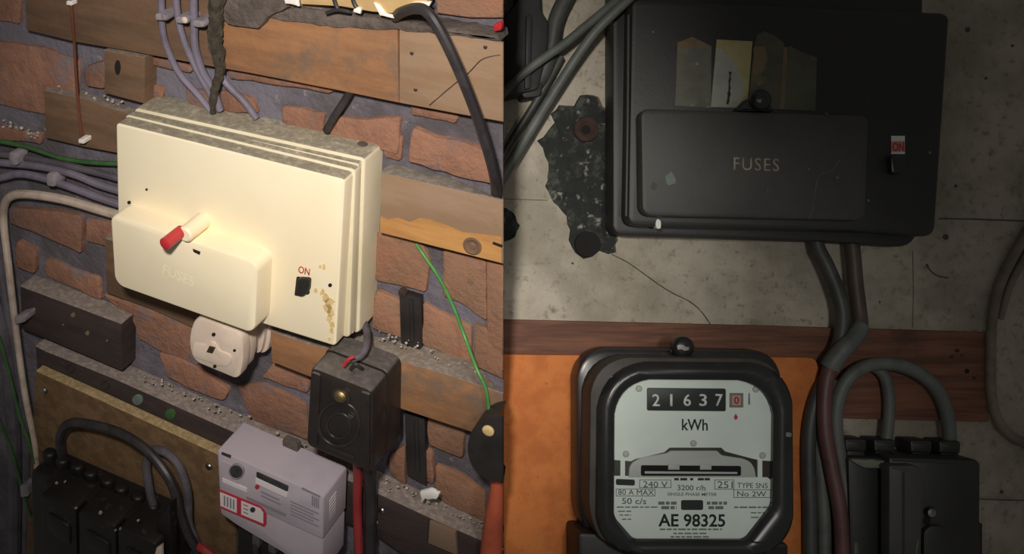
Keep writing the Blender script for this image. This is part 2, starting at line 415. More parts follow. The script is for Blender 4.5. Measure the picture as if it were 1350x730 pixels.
# brickwork on the wall's end face, running back to the plastered wall
Mi = L.M.inverted()
def end_pt(v, t):
    p = L.M @ L.pt(EDGE, v); d = p-CAM
    return Mi @ (CAM+d*(1+((DR-.004)/d.y-1)*t))
for i in range(11):
    va, vb = -240+i*104+4, -240+(i+1)*104-4
    cuts = (.03, .97) if i % 2 else (.03, .48, .53, .97)
    for t0, t1 in zip(cuts[::2], cuts[1::2]):
        q = [end_pt(va, t0), end_pt(va, t1), end_pt(vb, t1), end_pt(vb, t0)]
        nn = (q[1]-q[0]).cross(q[3]-q[0]).normalized()
        if nn.x < 0: nn = -nn
        bm = bmesh.new(); a = [bm.verts.new(p-nn*.004) for p in q]; b = [bm.verts.new(p+nn*.0006) for p in q]
        bm.faces.new(a); bm.faces.new(b)
        for k in range(4): bm.faces.new((a[k], a[(k+1) % 4], b[(k+1) % 4], b[k]))
        obj('brick', bm, 'brick', L, wl, smooth=0)

# ---- timbers let into / fixed on the wall
def timber(name, poly, d0, d1, mat, label, b=.0015, cat='timber', rough=0, group=None):
    fl = any(u >= EDGE-1 for u, v in poly)
    if rough: poly = rough_poly(poly, 22, rough)
    return obj(name, prism(L, poly, d0, d1, b, flush=fl), mat, L, smooth=40, label=label, cat=cat, group=group)
timber('timber_rail', [(31,-70),(284,-17),(284,89),(182,70),(96,55),(34,40)], .001, .018, 'wood_dark', 'dark brown timber rail behind the three grey cables')
timber('timber_rail', [(284,-17),(524,32),(526,136),(450,120.5),(330,97),(284,89)], .001, .018, 'wood_orange', 'orange brown timber rail under the cardboard sheet')
tr = timber('timber_rail', [(526,38),(600,46),(EDGE,56),(EDGE,161),(600,150),(526,136)], .001, .019, 'wood_tan', 'smooth tan timber rail crossed by the thick black cable')
obj('split', tube(L, [(566,139,.0192),(580,127,.0192),(600,110,.0192),(618,96,.0192),(636,78,.0192),(659,72,.0192)], .8, seg=6, lump=.4), 'wood_black', L, tr)
for u, v in ((543,70),(548,118),(640,62)): obj('nail_head', screw(L, u, v, .0016, .019, .0012), 'wood_black', L, tr)
t2 = timber('timber_rail', [(502,227),(580,245),(EDGE,264),(EDGE,348),(580,327),(500,307)], .001, .020, 'wood_rail', 'tan timber rail with a round knot right of the cream box')
obj('bare_patch', prism(L, [(501.5,285),(511,289),(525,287),(540,293),(553,287),(566,289),(590,297),(610,306),(640,309),(661,312),(661,346.5),(580,326),(501,306)], .019, .0203), 'bare_wood', L, t2, smooth=0)
bm = lathe(L, 623, 324, [(.0085,0),(.0085,.0009),(.0066,.0013),(.0062,.0006),(.003,.0004),(.0026,.0012),(0,.0013)], at=.0199, seg=18)
obj('knot', bm, 'wood_dark', L, t2, smooth=60)
obj('nail', tube(L, [(650,320,.021),(658,323,.021),(662,324.5,.021)], 1.8), 'hole', L, t2)
t3 = timber('timber_rail', [(356,436),(410,455),(540,479),(600,497),(EDGE,519),(EDGE,588),(622,570),(534,541),(408,497),(358,477)], .001, .034, 'wood_orange', 'orange brown timber rail behind the black junction box')
timber('timber_block', [(57,119),(110,130),(170,150),(170,205),(110,194),(60,182)], .001, .014, 'wood_dark', 'brown wooden block with rubble on top beside the brown wire')
vb = timber('timber_block', [(137,66),(191,76),(190,137),(137,123)], .001, .020, 'wood_dark', 'small upright wooden block with a dark slot above the cream box')
obj('slot', prism(L, circ(155, 89, 4, 12, 10), .0195, .0203), 'hole', L, vb)
timber('timber_board', [(138,314),(160,322),(262,366),(262,436),(200,408),(140,386)], .001, .012, 'wood_dark', 'brown wooden board showing below the left end of the cream fuse box')
db = timber('timber_block', [(26,377),(160,427),(160,489),(28,433)], .001, .027, 'wood_black', 'black painted timber block with a dusty top below the white cable', b=.002)
for u, v in ((96,415),(115,439),(141,449),(83,428)):
    obj('paint_chip', prism(L, rough_poly(circ(u, v, 2.8 if u > 90 and u < 120 else 1.3, 8), 3, .5), .0268, .0276), 'chip_tan', L, db)
rail = timber('timber_rail', [(46,456),(60,463),(150,499),(260,548),(300,566),(480,642),(570,684),(645,717),(EDGE,725),(EDGE,800),(560,752),(490,702),(400,668),(290,620),(50,510)], .001, .030, 'wood_black', 'long black timber rail with a dusty ledge passing behind the grey meter', b=.002)
for u, v, r in ((92,487,6.5),(139,508,6)):
    obj('bolt_hole', frame_prism(L, circ(u, v, r, 14), circ(u, v, r*.6, 14), .029, .0308, .0004), 'black_plastic', L, rail)
for u, v, m in ((181,527,'teal'),(224,546,'green_dark')):
    obj('plug_dot', prism(L, circ(u, v, 7, 16), .029, .0312, .0005), m, L, rail)
for u, v in ((504,672),(496,688)):
    obj('rail_screw', screw(L, u, v, .0035, .030), 'steel', L, rail)
mp = prism(L, [(566,688),(600,702),(602,732),(564,716)], .0295, .034, .001)
obj('metal_tag', mp, 'chip_tan', L, rail)
cb = timber('chipboard_panel', [(47,489),(120,522),(285,598),(312,620),(310,800),(30,800)], .031, .044, 'chipboard', 'brown chipboard backing panel under the black terminal block and grey meter', cat='board', b=.001)
for u, v in ((59,514),(276,614)): obj('panel_screw', screw(L, u, v, .0042, .044), 'steel', L, cb)
# mortar lump and torn cardboard on the upper rail
obj('mortar_lump', prism(L, rough_poly([(296,-20),(372,-20),(378,12),(352,24),(340,38),(300,34),(285,20)], 9, 2), .016, .026, .004), 'lump', L, label='rough grey mortar lump on the timber rail beside the tar streak', cat='mortar')
def ledge_strip(): 
    return obj('mortar_strip', prism(L, rough_poly([(352,16),(392,9),(470,22),(530,27),(EDGE-40,42),(EDGE-6,46),(EDGE-6,56),(526,41),(440,38),(352,26)], 9, 1.5), .001, .021, .003), 'lump', L, label='strip of dusty grey mortar along the top of the tan rail', cat='mortar')
ledge_strip()
cdb = obj('cardboard_sheet', prism(L, [(388,-60),(566,-40),(563,4),(530,19),(490,16),(450,9),(396,6)], .018, .030, .0015), 'cardboard', L, label='tan cardboard sheet with torn white edges above the timber rail', cat='cardboard')
for p in ([(373,-8),(392,-8),(394,8),(376,5)], [(492,4),(500,6),(508,18),(520,20),(545,3),(568,2),(566,8),(540,16),(522,25),(500,20)], [(468,9),(476,12),(474,19),(466,16)]):
    obj('torn_paper', prism(L, rough_poly(p, 5, .8), .0295, .032, .0004), 'white', L, cdb)
for a in ([(438,-12,.031),(442,4,.031),(446,13,.031)], [(463,-12,.031),(466,2,.031),(470,10,.031)]):
    obj('strap', tube(L, a, 3), 'cable_black', L, cdb)
obj('strap', tube(L, [(430,17,.031),(445,13,.032),(462,16,.031)], 2.4), 'cable_black', L, cdb)
# black metal straps
for p, lb in (([(526,386),(553,394),(554,462),(528,452)], 'short black metal strap on the bricks right of the cream box'),
              ([(533,545),(559,552),(561,640),(536,626)], 'black metal strap under the orange brown rail beside the junction box')):
    s = obj('metal_strap', prism(L, p, .001, .010, .001), 'black_plastic', L, label=lb, cat='strap')
    obj('strap_ridge', tube(L, [(lerp2(p[0],p[1],.6)[0], p[0][1]+8, .0105), (lerp2(p[3],p[2],.6)[0], p[3][1]-4, .0105)], 3), 'black_plastic', L, s)
obj('wall_plug', lathe(L, 533, 383, [(.004,0),(.004,.005),(.002,.006),(0,.006)], at=.006), 'rust', L, label='dull red wall plug in the brick above the black strap', cat='wall plug')
obj('red_tag', prism(L, fillet([(650,33),(661,28),(661,40),(651,42)], 2, 2), .019, .024, .001), 'red', L, label='small red plastic tag on the edge of the tan rail', cat='tag')

# ================================================================== CREAM FUSE BOX
def cream_box():
    t = thing('fuse_box', L, 325, 300, 'cream plastic fuse box with a red lever mounted on the brick wall', 'fuse box')
    # rear body: outline read at the ridge (front of the body)
    body = fillet([(176,141),(482,208),(474,441),(178,356)], 6, 4)
    d1 = .034
    obj('body', prism(L, body, .0, d1, .003), 'cream_shaded', L, t, smooth=30)
    rim = [L.px(q) for q in inset2([L.pt(u, v, d1) for u, v in body], .0035)]
    obj('groove', prism(L, rim, d1-.001, d1+.006, 0, at=d1), 'cream_shaded', L, t)
    lid0 = fillet([(165,150),(469,223),(461,446),(168,362)], 5, 4)
    obj('lid_rim', prism(L, lid0, .038, .047, .002), 'cream_shaded', L, t, smooth=30)
    lid = fillet([(152.5,161),(455,236),(443,457),(157,368)], 5, 4)
    ld = obj('lid', prism(L, lid, .045, .062, .0022), 'cream', L, t, smooth=30)
    # fuse cover
    cov = fillet([(145,283),(338,349),(346,353),(339,438),(330,438),(150,374)], [8,4,10,10,8,10], 4)
    cov = fillet([(145,282),(340,348),(336,441),(151,375)], [9,12,12,12], 5)
    c = obj('fuse_cover', prism(L, cov, .060, .088, .0025), 'cream_clean', L, t, smooth=30)
    letters('lettering', 'FUSES', L, [(216,348),(257,366),(214,360)], .0879, M['cream_clean'], c, ext=.00012)
    obj('fixing_slot', prism(L, [(254,328),(264,332),(263,336),(255,332)], .0875, .0885), 'hole', L, c)
    # boss and red lever, standing out square to the lid
    P0 = L.pt(268, 290, .063); 
    bm = tube_pts([P0+Vector((0, .004, 0)), P0, P0+Vector((0, -.024, 0)), P0+Vector((0, -.0295, 0)), P0+Vector((0, -.031, 0))], lambda t: .0076 if t < .9 else .0058, seg=18)
    obj('lever_boss', bm, 'cream_clean', L, t, smooth=40)
    a = L.pt(236, 307, .094)
    bm = tube_pts([a+Vector((.0, .004, .0)), a, a+Vector((-.001, -.018, -.001)), a+Vector((-.0012, -.0205, -.001)), a+Vector((-.0013, -.0215, -.001))], lambda t: .0056 if t < .9 else .004, seg=16)
    obj('lever', bm, 'red', L, t, smooth=40)
    # switch, print, stains on the lid
    obj('switch_recess', prism(L, fillet([(391,364),(409,368),(408,388),(388,390)], 2, 2), .0615, .0623), 'hole', L, t)
    bm = prism(L, fillet([(392,367),(408,368),(407,384),(399,392),(387,389)], 3, 3), .0615, .066, .0012)
    obj('switch', bm, 'black_plastic', L, t)
    letters('lettering', 'ON', L, [(394,350),(409,354),(393,359)], .0621, M['print_red'], t, ext=.0003, bold=.01, label='red printed ON lettering')
    random.seed(3)
    for u, v, s in ((425,385,3),(429,392,5),(434,399,6),(431,406,5),(436,412,5),(434,420,4),(438,428,3),(437,436,2.5),(416,383,2.5),(427,352,2.5),(422,351,1.8),(434,447,2)):
        obj('stain', prism(L, rough_poly(circ(u, v, s, 9, s*1.4), 3, s*.35), .0615, .0624), 'stain', L, t)
    for u, v, s in ((170,267,2.4),(435,376,2.6),(193,250,1.6)):
        obj('speck', prism(L, circ(u, v, s, 8), .0615, .0625), 'hole', L, t)
    obj('top_screw', lathe(L, 478, 191, [(.0045,0),(.0045,.0015),(0,.0015)], axis='z', at=.012, seg=14), 'lump', L, t)
    return t
cream_box()

# ================================================================== PLUG
def plug():
    t = thing('electric_plug', L, 320, 455, 'white electric plug with a slotted face under the cream fuse box', 'plug')
    face = fillet([(258,416),(318,440),(322,470),(315,501),(255,476),(247,446)], [9,8,14,8,9,14], 4)
    def moved(d): return face
    base = [L.pt(u, v, .075) for u, v in face]
    def layer(d0, d1, ins, b, nm):
        poly = [L.px(Vector((q.x, -.075, q.z))) for q in inset2([p.copy() for p in base], ins)]
        o = obj(nm, prism(L, poly, d0, d1, b, at=.075), 'white_plastic', L, t, smooth=40)
        return o
    layer(.0, .026, -.002, .002, 'socket_plate')
    layer(.024, .032, .002, .001, 'socket_rim')
    layer(.030, .050, .007, .001, 'neck')
    layer(.048, .060, .0015, .002, 'cover_back')
    layer(.059, .064, .0045, .0005, 'seam')
    f = layer(.063, .075, 0, .002, 'cover')
    g = fillet([(254,452),(272,455),(276,449),(284,452),(288,462),(304,468),(305,478),(298,484),(288,482),(254,470)], 3, 2)
    obj('cable_grip', prism(L, g, .0745, .0765, .0008), 'white_plastic', L, f)
    for u, v, r in ((281.5,441,2.6),(309,462,2),(283,483,2.4)):
        obj('pin_hole', prism(L, circ(u, v, r, 10), .0745, .0754), 'hole', L, f)
    obj('fixing_screw', prism(L, [(272,464),(276,456),(284,458),(280,466)], .076, .0772), 'brass', L, f)
plug()

# ================================================================== JUNCTION BOX (black)
def junction():
    t = thing('junction_box', L, 470, 540, 'black bakelite junction box with a brass screw on the orange rail', 'junction box', d=.034)
    Q = [(408,483),(492,516),(492,626),(402,588)]
    face = fillet(Q, [9,9,10,8], 4); dF = .091
    base = [L.pt(u, v, dF) for u, v in face]
    def pl(ins): return [L.px(Vector((q.x, -dF, q.z))) for q in inset2([p.copy() for p in base], ins)]
    obj('back_box', prism(L, pl(-.001), .034, .060, .002, at=dF), 'bakelite', L, t, smooth=40)
    obj('gasket', prism(L, pl(.002), .058, .064, 0, at=dF), 'hole', L, t)
    c = obj('cover', prism(L, face, .062, dF, .005), 'bakelite', L, t, smooth=40)
    obj('side_rib', prism(L, fillet(sub(Q, .03,.06,.17,.95), 3, 2), dF-.001, dF+.002, .001), 'bakelite', L, c)
    obj('side_rib', prism(L, fillet(sub(Q, .80,.06,.94,.95), 3, 2), dF-.001, dF+.002, .001), 'bakelite', L, c)
    obj('dial_ring', frame_prism(L, circ(446,560,29,28,31), circ(446,560,25,28,27), dF-.001, dF+.0015, .0005), 'black_plastic', L, c)
    obj('dial_ring', frame_prism(L, circ(446,562,17,24,18), circ(446,562,14,24,15), dF-.001, dF+.0012, .0004), 'black_plastic', L, c)
    k = obj('screw_boss', lathe(L, 450, 522, [(.0095,0),(.0095,.002),(.0075,.003),(0,.003)], at=dF-.0005, seg=18), 'black_plastic', L, c)
    obj('brass_screw', lathe(L, 450, 521, [(.0064,0),(.0064,.003),(.0045,.005),(.002,.0056),(0,.0056)], at=dF+.002, seg=16), 'brass', L, k)
    obj('chip', prism(L, [(459,546),(466,550),(463,553),(458,549)], dF+.0008, dF+.0022), 'steel', L, c)
    obj('ledge', prism(L, sub(Q, .3,.88,.72,.91), dF-.001, dF+.001), 'black_plastic', L, c)
    obj('lead', tube(L, [(453,482,.084),(459,474,.083),(467,470,.080)], 2.2), 'red', L, t, label='short red lead')
    obj('lead', tube(L, [(462,487,.079),(468,480,.078),(475,484,.076),(478,486,.072)], 2.4), 'cable_black', L, t)
    obj('entry_sleeve', tube(L, [(462,474,.074),(476,468,.066),(483,455,.055),(484,440,.035),(480,425,.02)], 5), 'cable_grey', L, t)
junction()
obj('conduit', tube(L, [(362,428,.012),(380,441,.012),(400,447,.012),(416,446,.012)], 6), 'cable_grey', L, label='grey conduit along the rail under the cream fuse box', cat='conduit')
obj('flex', tube(L, [(471,600,.07),(472,622,.055),(471,660,.045),(472,700,.042),(474,760,.042)], 6.2), 'red_dull', L, label='thick red flex hanging below the black junction box', cat='cable')
obj('flex', tube(L, [(486,600,.066),(488,630,.050),(489,670,.040),(488,720,.036),(488,770,.036)], 8.5), 'cable_black', L, label='black flex hanging right of the red flex', cat='cable')

# ================================================================== SMART METER (grey)
def smart():
    t = thing('electricity_meter', L, 370, 650, 'light grey digital electricity meter with a red bordered label on the chipboard', 'electricity meter', d=.044)
    Q = [(286,592),(427,655),(425.5,748),(290,676)]; dF = .092
    obj('case', prism(L, fillet([(286,592),(427,655),(426,712),(350,677),(289.5,656)], 3, 3), .044, dF, .0018), 'meter_grey', L, t, smooth=35)
    tcv = obj('terminal_cover', prism(L, fillet([(289.5,655),(350,676),(426,711),(425,760),(389,738),(352,716),(312,692),(291,677)], 3, 2), .044, dF-.0015, .0015), 'meter_grey', L, t, smooth=35)
    P = [(286,592),(427,655),(426,712),(289.5,656)]
    p = obj('lens_panel', prism(L, sub(P, .035,.20,.19,.72), dF-.001, dF+.0006), 'meter_grey', L, t)
    obj('optical_port', prism(L, circ(311, 622, 8.5, 18), dF, dF+.0022, .0006), 'lcd', L, t)
    obj('port_ring', frame_prism(L, circ(311, 622, 10, 18), circ(311, 622, 8.4, 18), dF, dF+.0026, .0004), 'print_grey', L, t)
    obj('port_sill', prism(L, [(293,630),(325,644),(325,649),(293,635)], dF-.001, dF+.0012), 'label_white', L, t)
    ds = obj('display', prism(L, fillet([(338,622),(380,641),(379,648),(338,629)], 1, 2), dF-.001, dF+.0012), 'lcd', L, t)
    obj('display_sill', prism(L, [(337,630),(379,649),(378,656),(337,637)], dF-.001, dF+.0012), 'label_white', L, t)
    obj('status_light', prism(L, circ(338.5,642,2.8,10), dF, dF+.002, .0005), 'red', L, t, label='small red status light')
    for a in ([(325,654),(377,677),(376,681),(325,658)], ): obj('print', prism(L, a, dF-.001, dF+.0005), 'print_grey', L, t)
    for (u0, v0, u1, v1) in ((398,643,422,654),(344,647,368,658),(344,652,370,664)):
        obj('print', prism(L, [(u0,v0),(u1,v1),(u1,v1+2),(u0,v0+2)], dF-.001, dF+.0005), 'print_grey', L, t)
    for k in range(5):
        v0 = 660+k*4.2; obj('print', prism(L, [(383,v0),(420-(k%2)*7,v0+16.5-(k%2)*3.1),(420-(k%2)*7,v0+18-(k%2)*3.1),(383,v0+1.5)], dF-.001, dF+.0005), 'print_grey', L, t)
    obj('maker_mark', prism(L, [(292,596),(304,601),(304,604),(292,599)], dF-.001, dF+.0006), 'print_dark', L, t)
    for k in range(4):
        obj('barcode', prism(L, [(411+k*2.6,653+k*1.1),(412.5+k*2.6,653.6+k*1.1),(412.5+k*2.6,667+k*1.1),(411+k*2.6,666.4+k*1.1)], dF-.001, dF+.0005), 'print_grey', L, t)
    # label with red border
    lb = obj('label', prism(L, fillet([(289,645),(345,668),(350,675),(350,695),(290,669)], [0,4,3,3,0], 2), dF-.002, dF+.0008), 'print_red', L, t, label='white label with a red border')
    for a in ([(290,648.5),(312,657.5),(312,676),(290.5,666.5)], [(318,660),(343,670),(347,676),(347,690),(318,678)]):
        obj('label_field', prism(L, a, dF, dF+.0011), 'label_white', L, lb)
    obj('label_mark', prism(L, circ(333,672,3.6,8), dF, dF+.0015), 'print_dark', L, lb)
    for k in range(4): obj('label_print', prism(L, [(295+k*4,653+k*1.6),(297+k*4,654+k*1.6),(297+k*4,667+k*1.6),(295+k*4,666+k*1.6)], dF, dF+.0013), 'print_grey', L, lb)
    for k in range(3): obj('label_print', prism(L, [(321,664+k*5),(327,666.5+k*5),(327,668+k*5),(321,665.5+k*5)], dF, dF+.0013), 'print_grey', L, lb)
    # side grille: slots on the right hand side face
    x = L.pt(427, 655, dF).x
    for k in range(7):
        z0 = L.pt(427, 655, dF).z-.014-k*.0045
        bm = bmesh.new()
        g = [Vector((x-.001, -dF+.012, z0)), Vector((x-.001, -dF+.026, z0)), Vector((x-.001, -dF+.026, z0-.0022)), Vector((x-.001, -dF+.012, z0-.0022))]
        a = [bm.verts.new(q) for q in g]; c = [bm.verts.new(q+Vector((.0018, 0, 0))) for q in g]
        bm.faces.new(a); bm.faces.new(c[::-1])
        for i in range(4): bm.faces.new((a[i], a[(i+1)%4], c[(i+1)%4], c[i]))
        obj('vent_slat', bm, 'label_white', L, t)
    obj('wall_lug', prism(L, fillet([(372,578),(392,586),(392,600),(372,592)], 3, 2), .044, .052, .001), 'lump', L, t)
    tb = obj('terminal_block', prism(L, [(314,688),(350,708),(392,730),(392,790),(312,780)], .044, .078, .001), 'hole', L, t)
    for u, v in ((337,706),(358,716),(378,728)):
        obj('terminal_screw', prism(L, fillet([(u-5,v-3),(u+4,v+1),(u+4,v+18),(u-5,v+14)], 2, 2), .077, .086, .0015), 'cable_grey', L, t)
        obj('terminal_wire', tube(L, [(u,v+10,.084),(u+1,v+28,.084),(u+1,v+60,.08)], 5), 'cable_black', L, t)
smart()

# ================================================================== TERMINAL BLOCK (service cut-out, bottom of the brick wall)
def cutout_left():
    t = thing('terminal_block', L, 130, 690, 'dusty black service terminal block with a row of cable glands on the chipboard', 'terminal block', d=.044)
    obj('back_block', prism(L, fillet([(40,617),(225,700),(225,800),(45,800)], [8,3,0,0], 3), .044, .085, .003), 'bakelite_dark', L, t, smooth=40)
    for i, (a, c) in enumerate((((52,650),(100,671)), ((102,672),(152,694)), ((154,695),(206,718)))):
        k = obj('fuse_carrier', prism(L, fillet([a, c, (c[0]+3, 800), (a[0]+2, 800)], [5,5,0,0], 3), .084, .125, .004), 'bakelite_dark', L, t, smooth=40)
        w = (c[0]-a[0])
        obj('carrier_ridge', prism(L, fillet([(a[0]+6,a[1]-16),(a[0]+w*.75,a[1]+2),(a[0]+w*.75,a[1]+24),(a[0]+6,a[1]+8)], 3, 2), .084, .108, .003), 'bakelite_dark', L, k, smooth=40)
        obj('carrier_grip', prism(L, fillet([(a[0]+10,a[1]+26),(c[0]-8,c[1]+24),(c[0]-8,c[1]+50),(a[0]+10,a[1]+50)], 4, 2), .124, .128, .002), 'bakelite_dark', L, k, smooth=40)
    obj('end_wing', prism(L, [(206,690),(224,664),(226,800),(208,800)], .098, .110, .001), 'bakelite_dark', L, t)
    for u, v in ((66,602),(83,611),(103,619),(120,628),(142,638),(160,648),(182,659),(202,671)):
        obj('cable_gland', lathe(L, u, v, [(.0085,-.012),(.0085,.006),(.007,.0085),(.005,.0095),(0,.0095)], axis='z', at=.064, seg=14), 'bakelite_dark', L, t, smooth=50)
    random.seed(11)
    for u, v, s in ((132,676,2.4),(74,637,1.6),(85,635,1.4),(100,670,1.4),(68,650,1.8),(182,686,1.4),(158,697,1.4),(152,699,1.4)):
        obj('paint_fleck', prism(L, rough_poly(circ(u, v, s, 7), 2, .4), .1255 if v > 668 else .108, .1268 if v > 668 else .1095), 'debris', L, t)
cutout_left()
obj('power_cable', tube(L, [(83,606,.064),(79,580,.066),(86,562,.070),(105,557,.072),(150,567,.075),(182,584,.08),(206,606,.085),(226,636,.09),(236,670,.09),(246,700,.088),(260,730,.085),(268,790,.08)], 6.8, n=8), 'cable_black', L, label='thick black cable looping from the glands of the terminal block', cat='cable')
obj('power_cable', tube(L, [(204,672,.064),(198,650,.064),(193,612,.062),(200,594,.06),(218,596,.06),(236,614,.062),(247,648,.066),(249,690,.07),(260,722,.074),(272,790,.074)], 6, n=8), 'cable_grey', L, label='grey cable looping beside the black cable over the chipboard', cat='cable')
obj('red_lead', tube(L, [(262,720,.084),(272,727,.086),(284,742,.086),(290,790,.08)], 6), 'red_dull', L, label='red sleeved lead under the grey meter', cat='cable')
obj('white_lead', prism(L, [(206,722),(213,718),(214,760),(196,760)], .1255, .129, .001), 'white_plastic', L, label='white plastic strip in front of the terminal block', cat='strip')

# ================================================================== CABLES ON THE BRICK WALL
def cable(name, pts, r, mat, label, group=None, **k):
    return obj(name, tube(L, pts, r, **k), mat, L, label=label, cat='cable', group=group)
c1 = cable('cable', [(215,-150,.030),(213,-25,.030),(213,8,.028),(214,36,.026),(220,62,.024),(236,96,.018),(262,126,.014),(281,150,.012)], 4.6, 'cable_purple', 'thin grey cable bending furthest from the tar streak above the cream box')
c2 = cable('cable', [(234,-150,.030),(232,-25,.030),(234,18,.028),(242,52,.026),(256,84,.022),(272,114,.018),(286,140,.012)], 4.8, 'cable_purple', 'middle grey cable of the three above the cream box')
c3 = cable('cable', [(257,-150,.030),(255,-25,.030),(256,30,.028),(257,60,.026),(266,92,.022),(281,118,.016),(290,145,.012)], 5.4, 'cable_purple', 'thick grey cable right beside the tar streak above the cream box')
cable('cable', [(290,96,.012),(300,112,.012),(322,134,.012),(338,156,.010)], 4.8, 'cable_purple', 'grey cable leaving the tar streak towards the cream box top')
for c, u, v, mt in ((c1,212,22,'clip'),(c2,239,26,'white_plastic'),(c3,261,31,'clip')):
    obj('cable_clip', prism(L, fillet([(u-8,v-5),(u+9,v-3),(u+9,v+6),(u-8,v+5)], 3, 2), .018, .037, .0015), 'clip', L, c)
    obj('clip_nail', lathe(L, u+5, v, [(.0028,0),(.0028,.001),(0,.0018)], at=.037, seg=10), mt, L, c)
obj('tar_streak', tube(L, [(291,-30,.030),(287,0,.030),(283,40,.028),(287,70,.026),(290,92,.022),(283,120,.018),(280,148,.016)], 12, rpx2=4.5, lump=.55, seg=14, n=10), 'tar', L, label='dark dusty tar streak hanging down to the cream box top', cat='tar')
bw = cable('brown_wire', [(82,-140,.010),(90,-40,.021),(95,20,.021),(98,60,.020),(102,125,.017),(108,186,.017)], 2.0, 'cable_brown', 'thin brown wire running down the timber with white clips')
for u, v in ((91,4),(107,186)):
    obj('wire_clip', prism(L, fillet([(u-4,v-3),(u+4,v-2),(u+4,v+4),(u-4,v+3)], 1, 1), .014, .025, .001), 'white', L, bw)
cable('thick_cable', [(521,22,.024),(530,16,.034),(548,11,.044),(563,16,.05),(580,40,.052),(603,88,.05),(624,140,.045),(638,182,.04),(648,216,.034),(653,240,.026),(654,256,.012)], 7.6, 'cable_black', 'thick black cable arching down over the tan timber rail', n=8)
cable('thick_cable', [(466,112,.014),(456,130,.014),(443,150,.014),(430,172,.012)], 5.4, 'cable_black', 'short black cable entering the top of the cream fuse box')
cable('green_wire', [(549,322,.010),(560,338,.014),(580,368,.014),(598,405,.013),(613,445,.016),(628,485,.036),(641,515,.040),(646,558,.040)], 2.2, 'green', 'bright green earth wire hanging from the knotted rail', n=8)
cable('green_wire', [(-190,160,.016),(-30,182,.016),(5,187,.016),(40,195,.014),(80,208,.012),(120,214,.012),(165,216,.010)], 3.2, 'green_dark', 'green earth wire along the top of the grey cable bundle')
cable('grey_cable', [(-190,168,.012),(-30,198,.012),(0,203,.012),(30,207,.012),(80,216,.012),(130,228,.012),(172,240,.010)], 4.6, 'cable_grey', 'top grey cable of the bundle entering the left side of the cream box')
g2 = cable('grey_cable', [(-190,186,.014),(-30,210,.014),(0,214,.014),(50,219,.014),(95,229,.014),(130,243,.013),(172,256,.010)], 5.2, 'cable_purple', 'middle grey cable of the bundle entering the left side of the cream box')
g3 = cable('grey_cable', [(-190,216,.016),(-30,238,.016),(0,234,.016),(25,229,.016),(55,234,.016),(95,247,.015),(130,260,.013),(172,274,.010)], 5.4, 'cable_purple', 'bottom grey cable of the bundle just above the white cable')
for c, u, v in ((g2,17,208),(g3,67,236)):
    obj('cable_clip', prism(L, fillet([(u-6,v-8),(u+6,v-6),(u+6,v+11),(u-6,v+9)], 3, 2), .008, .024, .0015), 'clip', L, c)
wc = cable('white_cable', [(165,286,.012),(130,276,.014),(85,263,.016),(40,256,.018),(16,258,.018),(6,270,.018),(5,296,.018),(10,340,.028),(16,392,.036),(23,450,.038),(33,520,.05),(44,575,.052),(48,605,.052),(50,660,.05)], 6.4, 'cable_white', 'dirty white cable turning the corner and running down beside the black block', rpx2=4, n=8)
obj('cable_clip', prism(L, fillet([(18,418),(34,414),(34,424),(20,428)], 2, 2), .028, .044, .001), 'clip', L, wc)
cable('riser_cable', [(-170,294,.024),(-90,298,.024),(-42,314,.024),(-22,350,.024),(-7,400,.028),(8,460,.034),(16,530,.034),(20,620,.034),(20,790,.034)], 11, 'cable_grey', 'thick dark grey riser cable beside the white cable', n=6)
cable('riser_cable', [(-170,260,.018),(-60,263,.018),(-14,290,.016),(2,360,.02),(14,430,.028),(26,490,.034),(34,560,.036),(36,640,.036),(34,790,.036)], 7, 'cable_grey', 'slim grey riser cable between the white cable and the thick riser', n=6)
cable('green_wire', [(-8,430,.052),(3,458,.052),(14,500,.052),(26,548,.054),(38,582,.056),(46,610,.054)], 2.4, 'green_dark', 'green wire beside the riser cables left of the chipboard', n=6)
cable('green_wire', [(-6,545,.05),(14,590,.05),(28,640,.05),(40,680,.046)], 2.2, 'green_dark', 'dull green wire hanging low beside the black terminal block', n=6)
obj('connector', prism(L, fillet([(26,640),(36,638),(38,654),(27,656)], 2, 2), .04, .058, .001), 'clip', L, label='small grey connector left of the black terminal block', cat='connector')
# round black cover and orange pipe at the wall's end
cv = obj('round_cover', prism(L, [(min(u, EDGE-.5), v) for u, v in circ(656, 592, 41, 20, 44, math.radians(92), math.radians(268))]+[(EDGE-.5,549),(EDGE-.5,637)], .036, .060, .003, flush=True), 'black_plastic', L, label='round black cover plate with a cream screw at the end of the rail', cat='cover')
obj('cover_screw', screw(L, 644, 567, .0055, .060), 'stain', L, cv)
obj('pipe', tube(L, [(656,628,.034),(653,665,.034),(649,705,.034),(644,790,.034)], 7, rpx2=17, seg=16), 'pipe', L, label='orange red pipe rising to the round black cover', cat='pipe')

# rubble and dust crumbs on the ledges: nobody could count them
def crumbs(name, spots, label, mat='debris', n=1):
    bm = bmesh.new()
    for u, v, d, s in spots:
        c = L.pt(u, v, d); r = s*.00075
        ret = bmesh.ops.create_icosphere(bm, subdivisions=1, radius=r)
        for q in ret['verts']: q.co = Vector((q.co.x*random.uniform(.7,1.4), q.co.y*random.uniform(.7,1.3), q.co.z*random.uniform(.5,1.0)))+c
    return obj(name, bm, mat, L, smooth=0, label=label, cat='rubble', kind='stuff')
random.seed(5)
def along(a, b, n, d, s0, s1, j=5):
    out = []
    for i in range(n):
        t = random.random(); p = lerp2(a, b, t); out.append((p[0]+random.uniform(-j, j), p[1]+random.uniform(-j, j), d*random.uniform(.3, .95), random.uniform(s0, s1)))
    return out
crumbs('rubble', along((60,112),(160,136),26,.012,1,2.6,4), 'pale rubble crumbs on top of the brown wooden block')
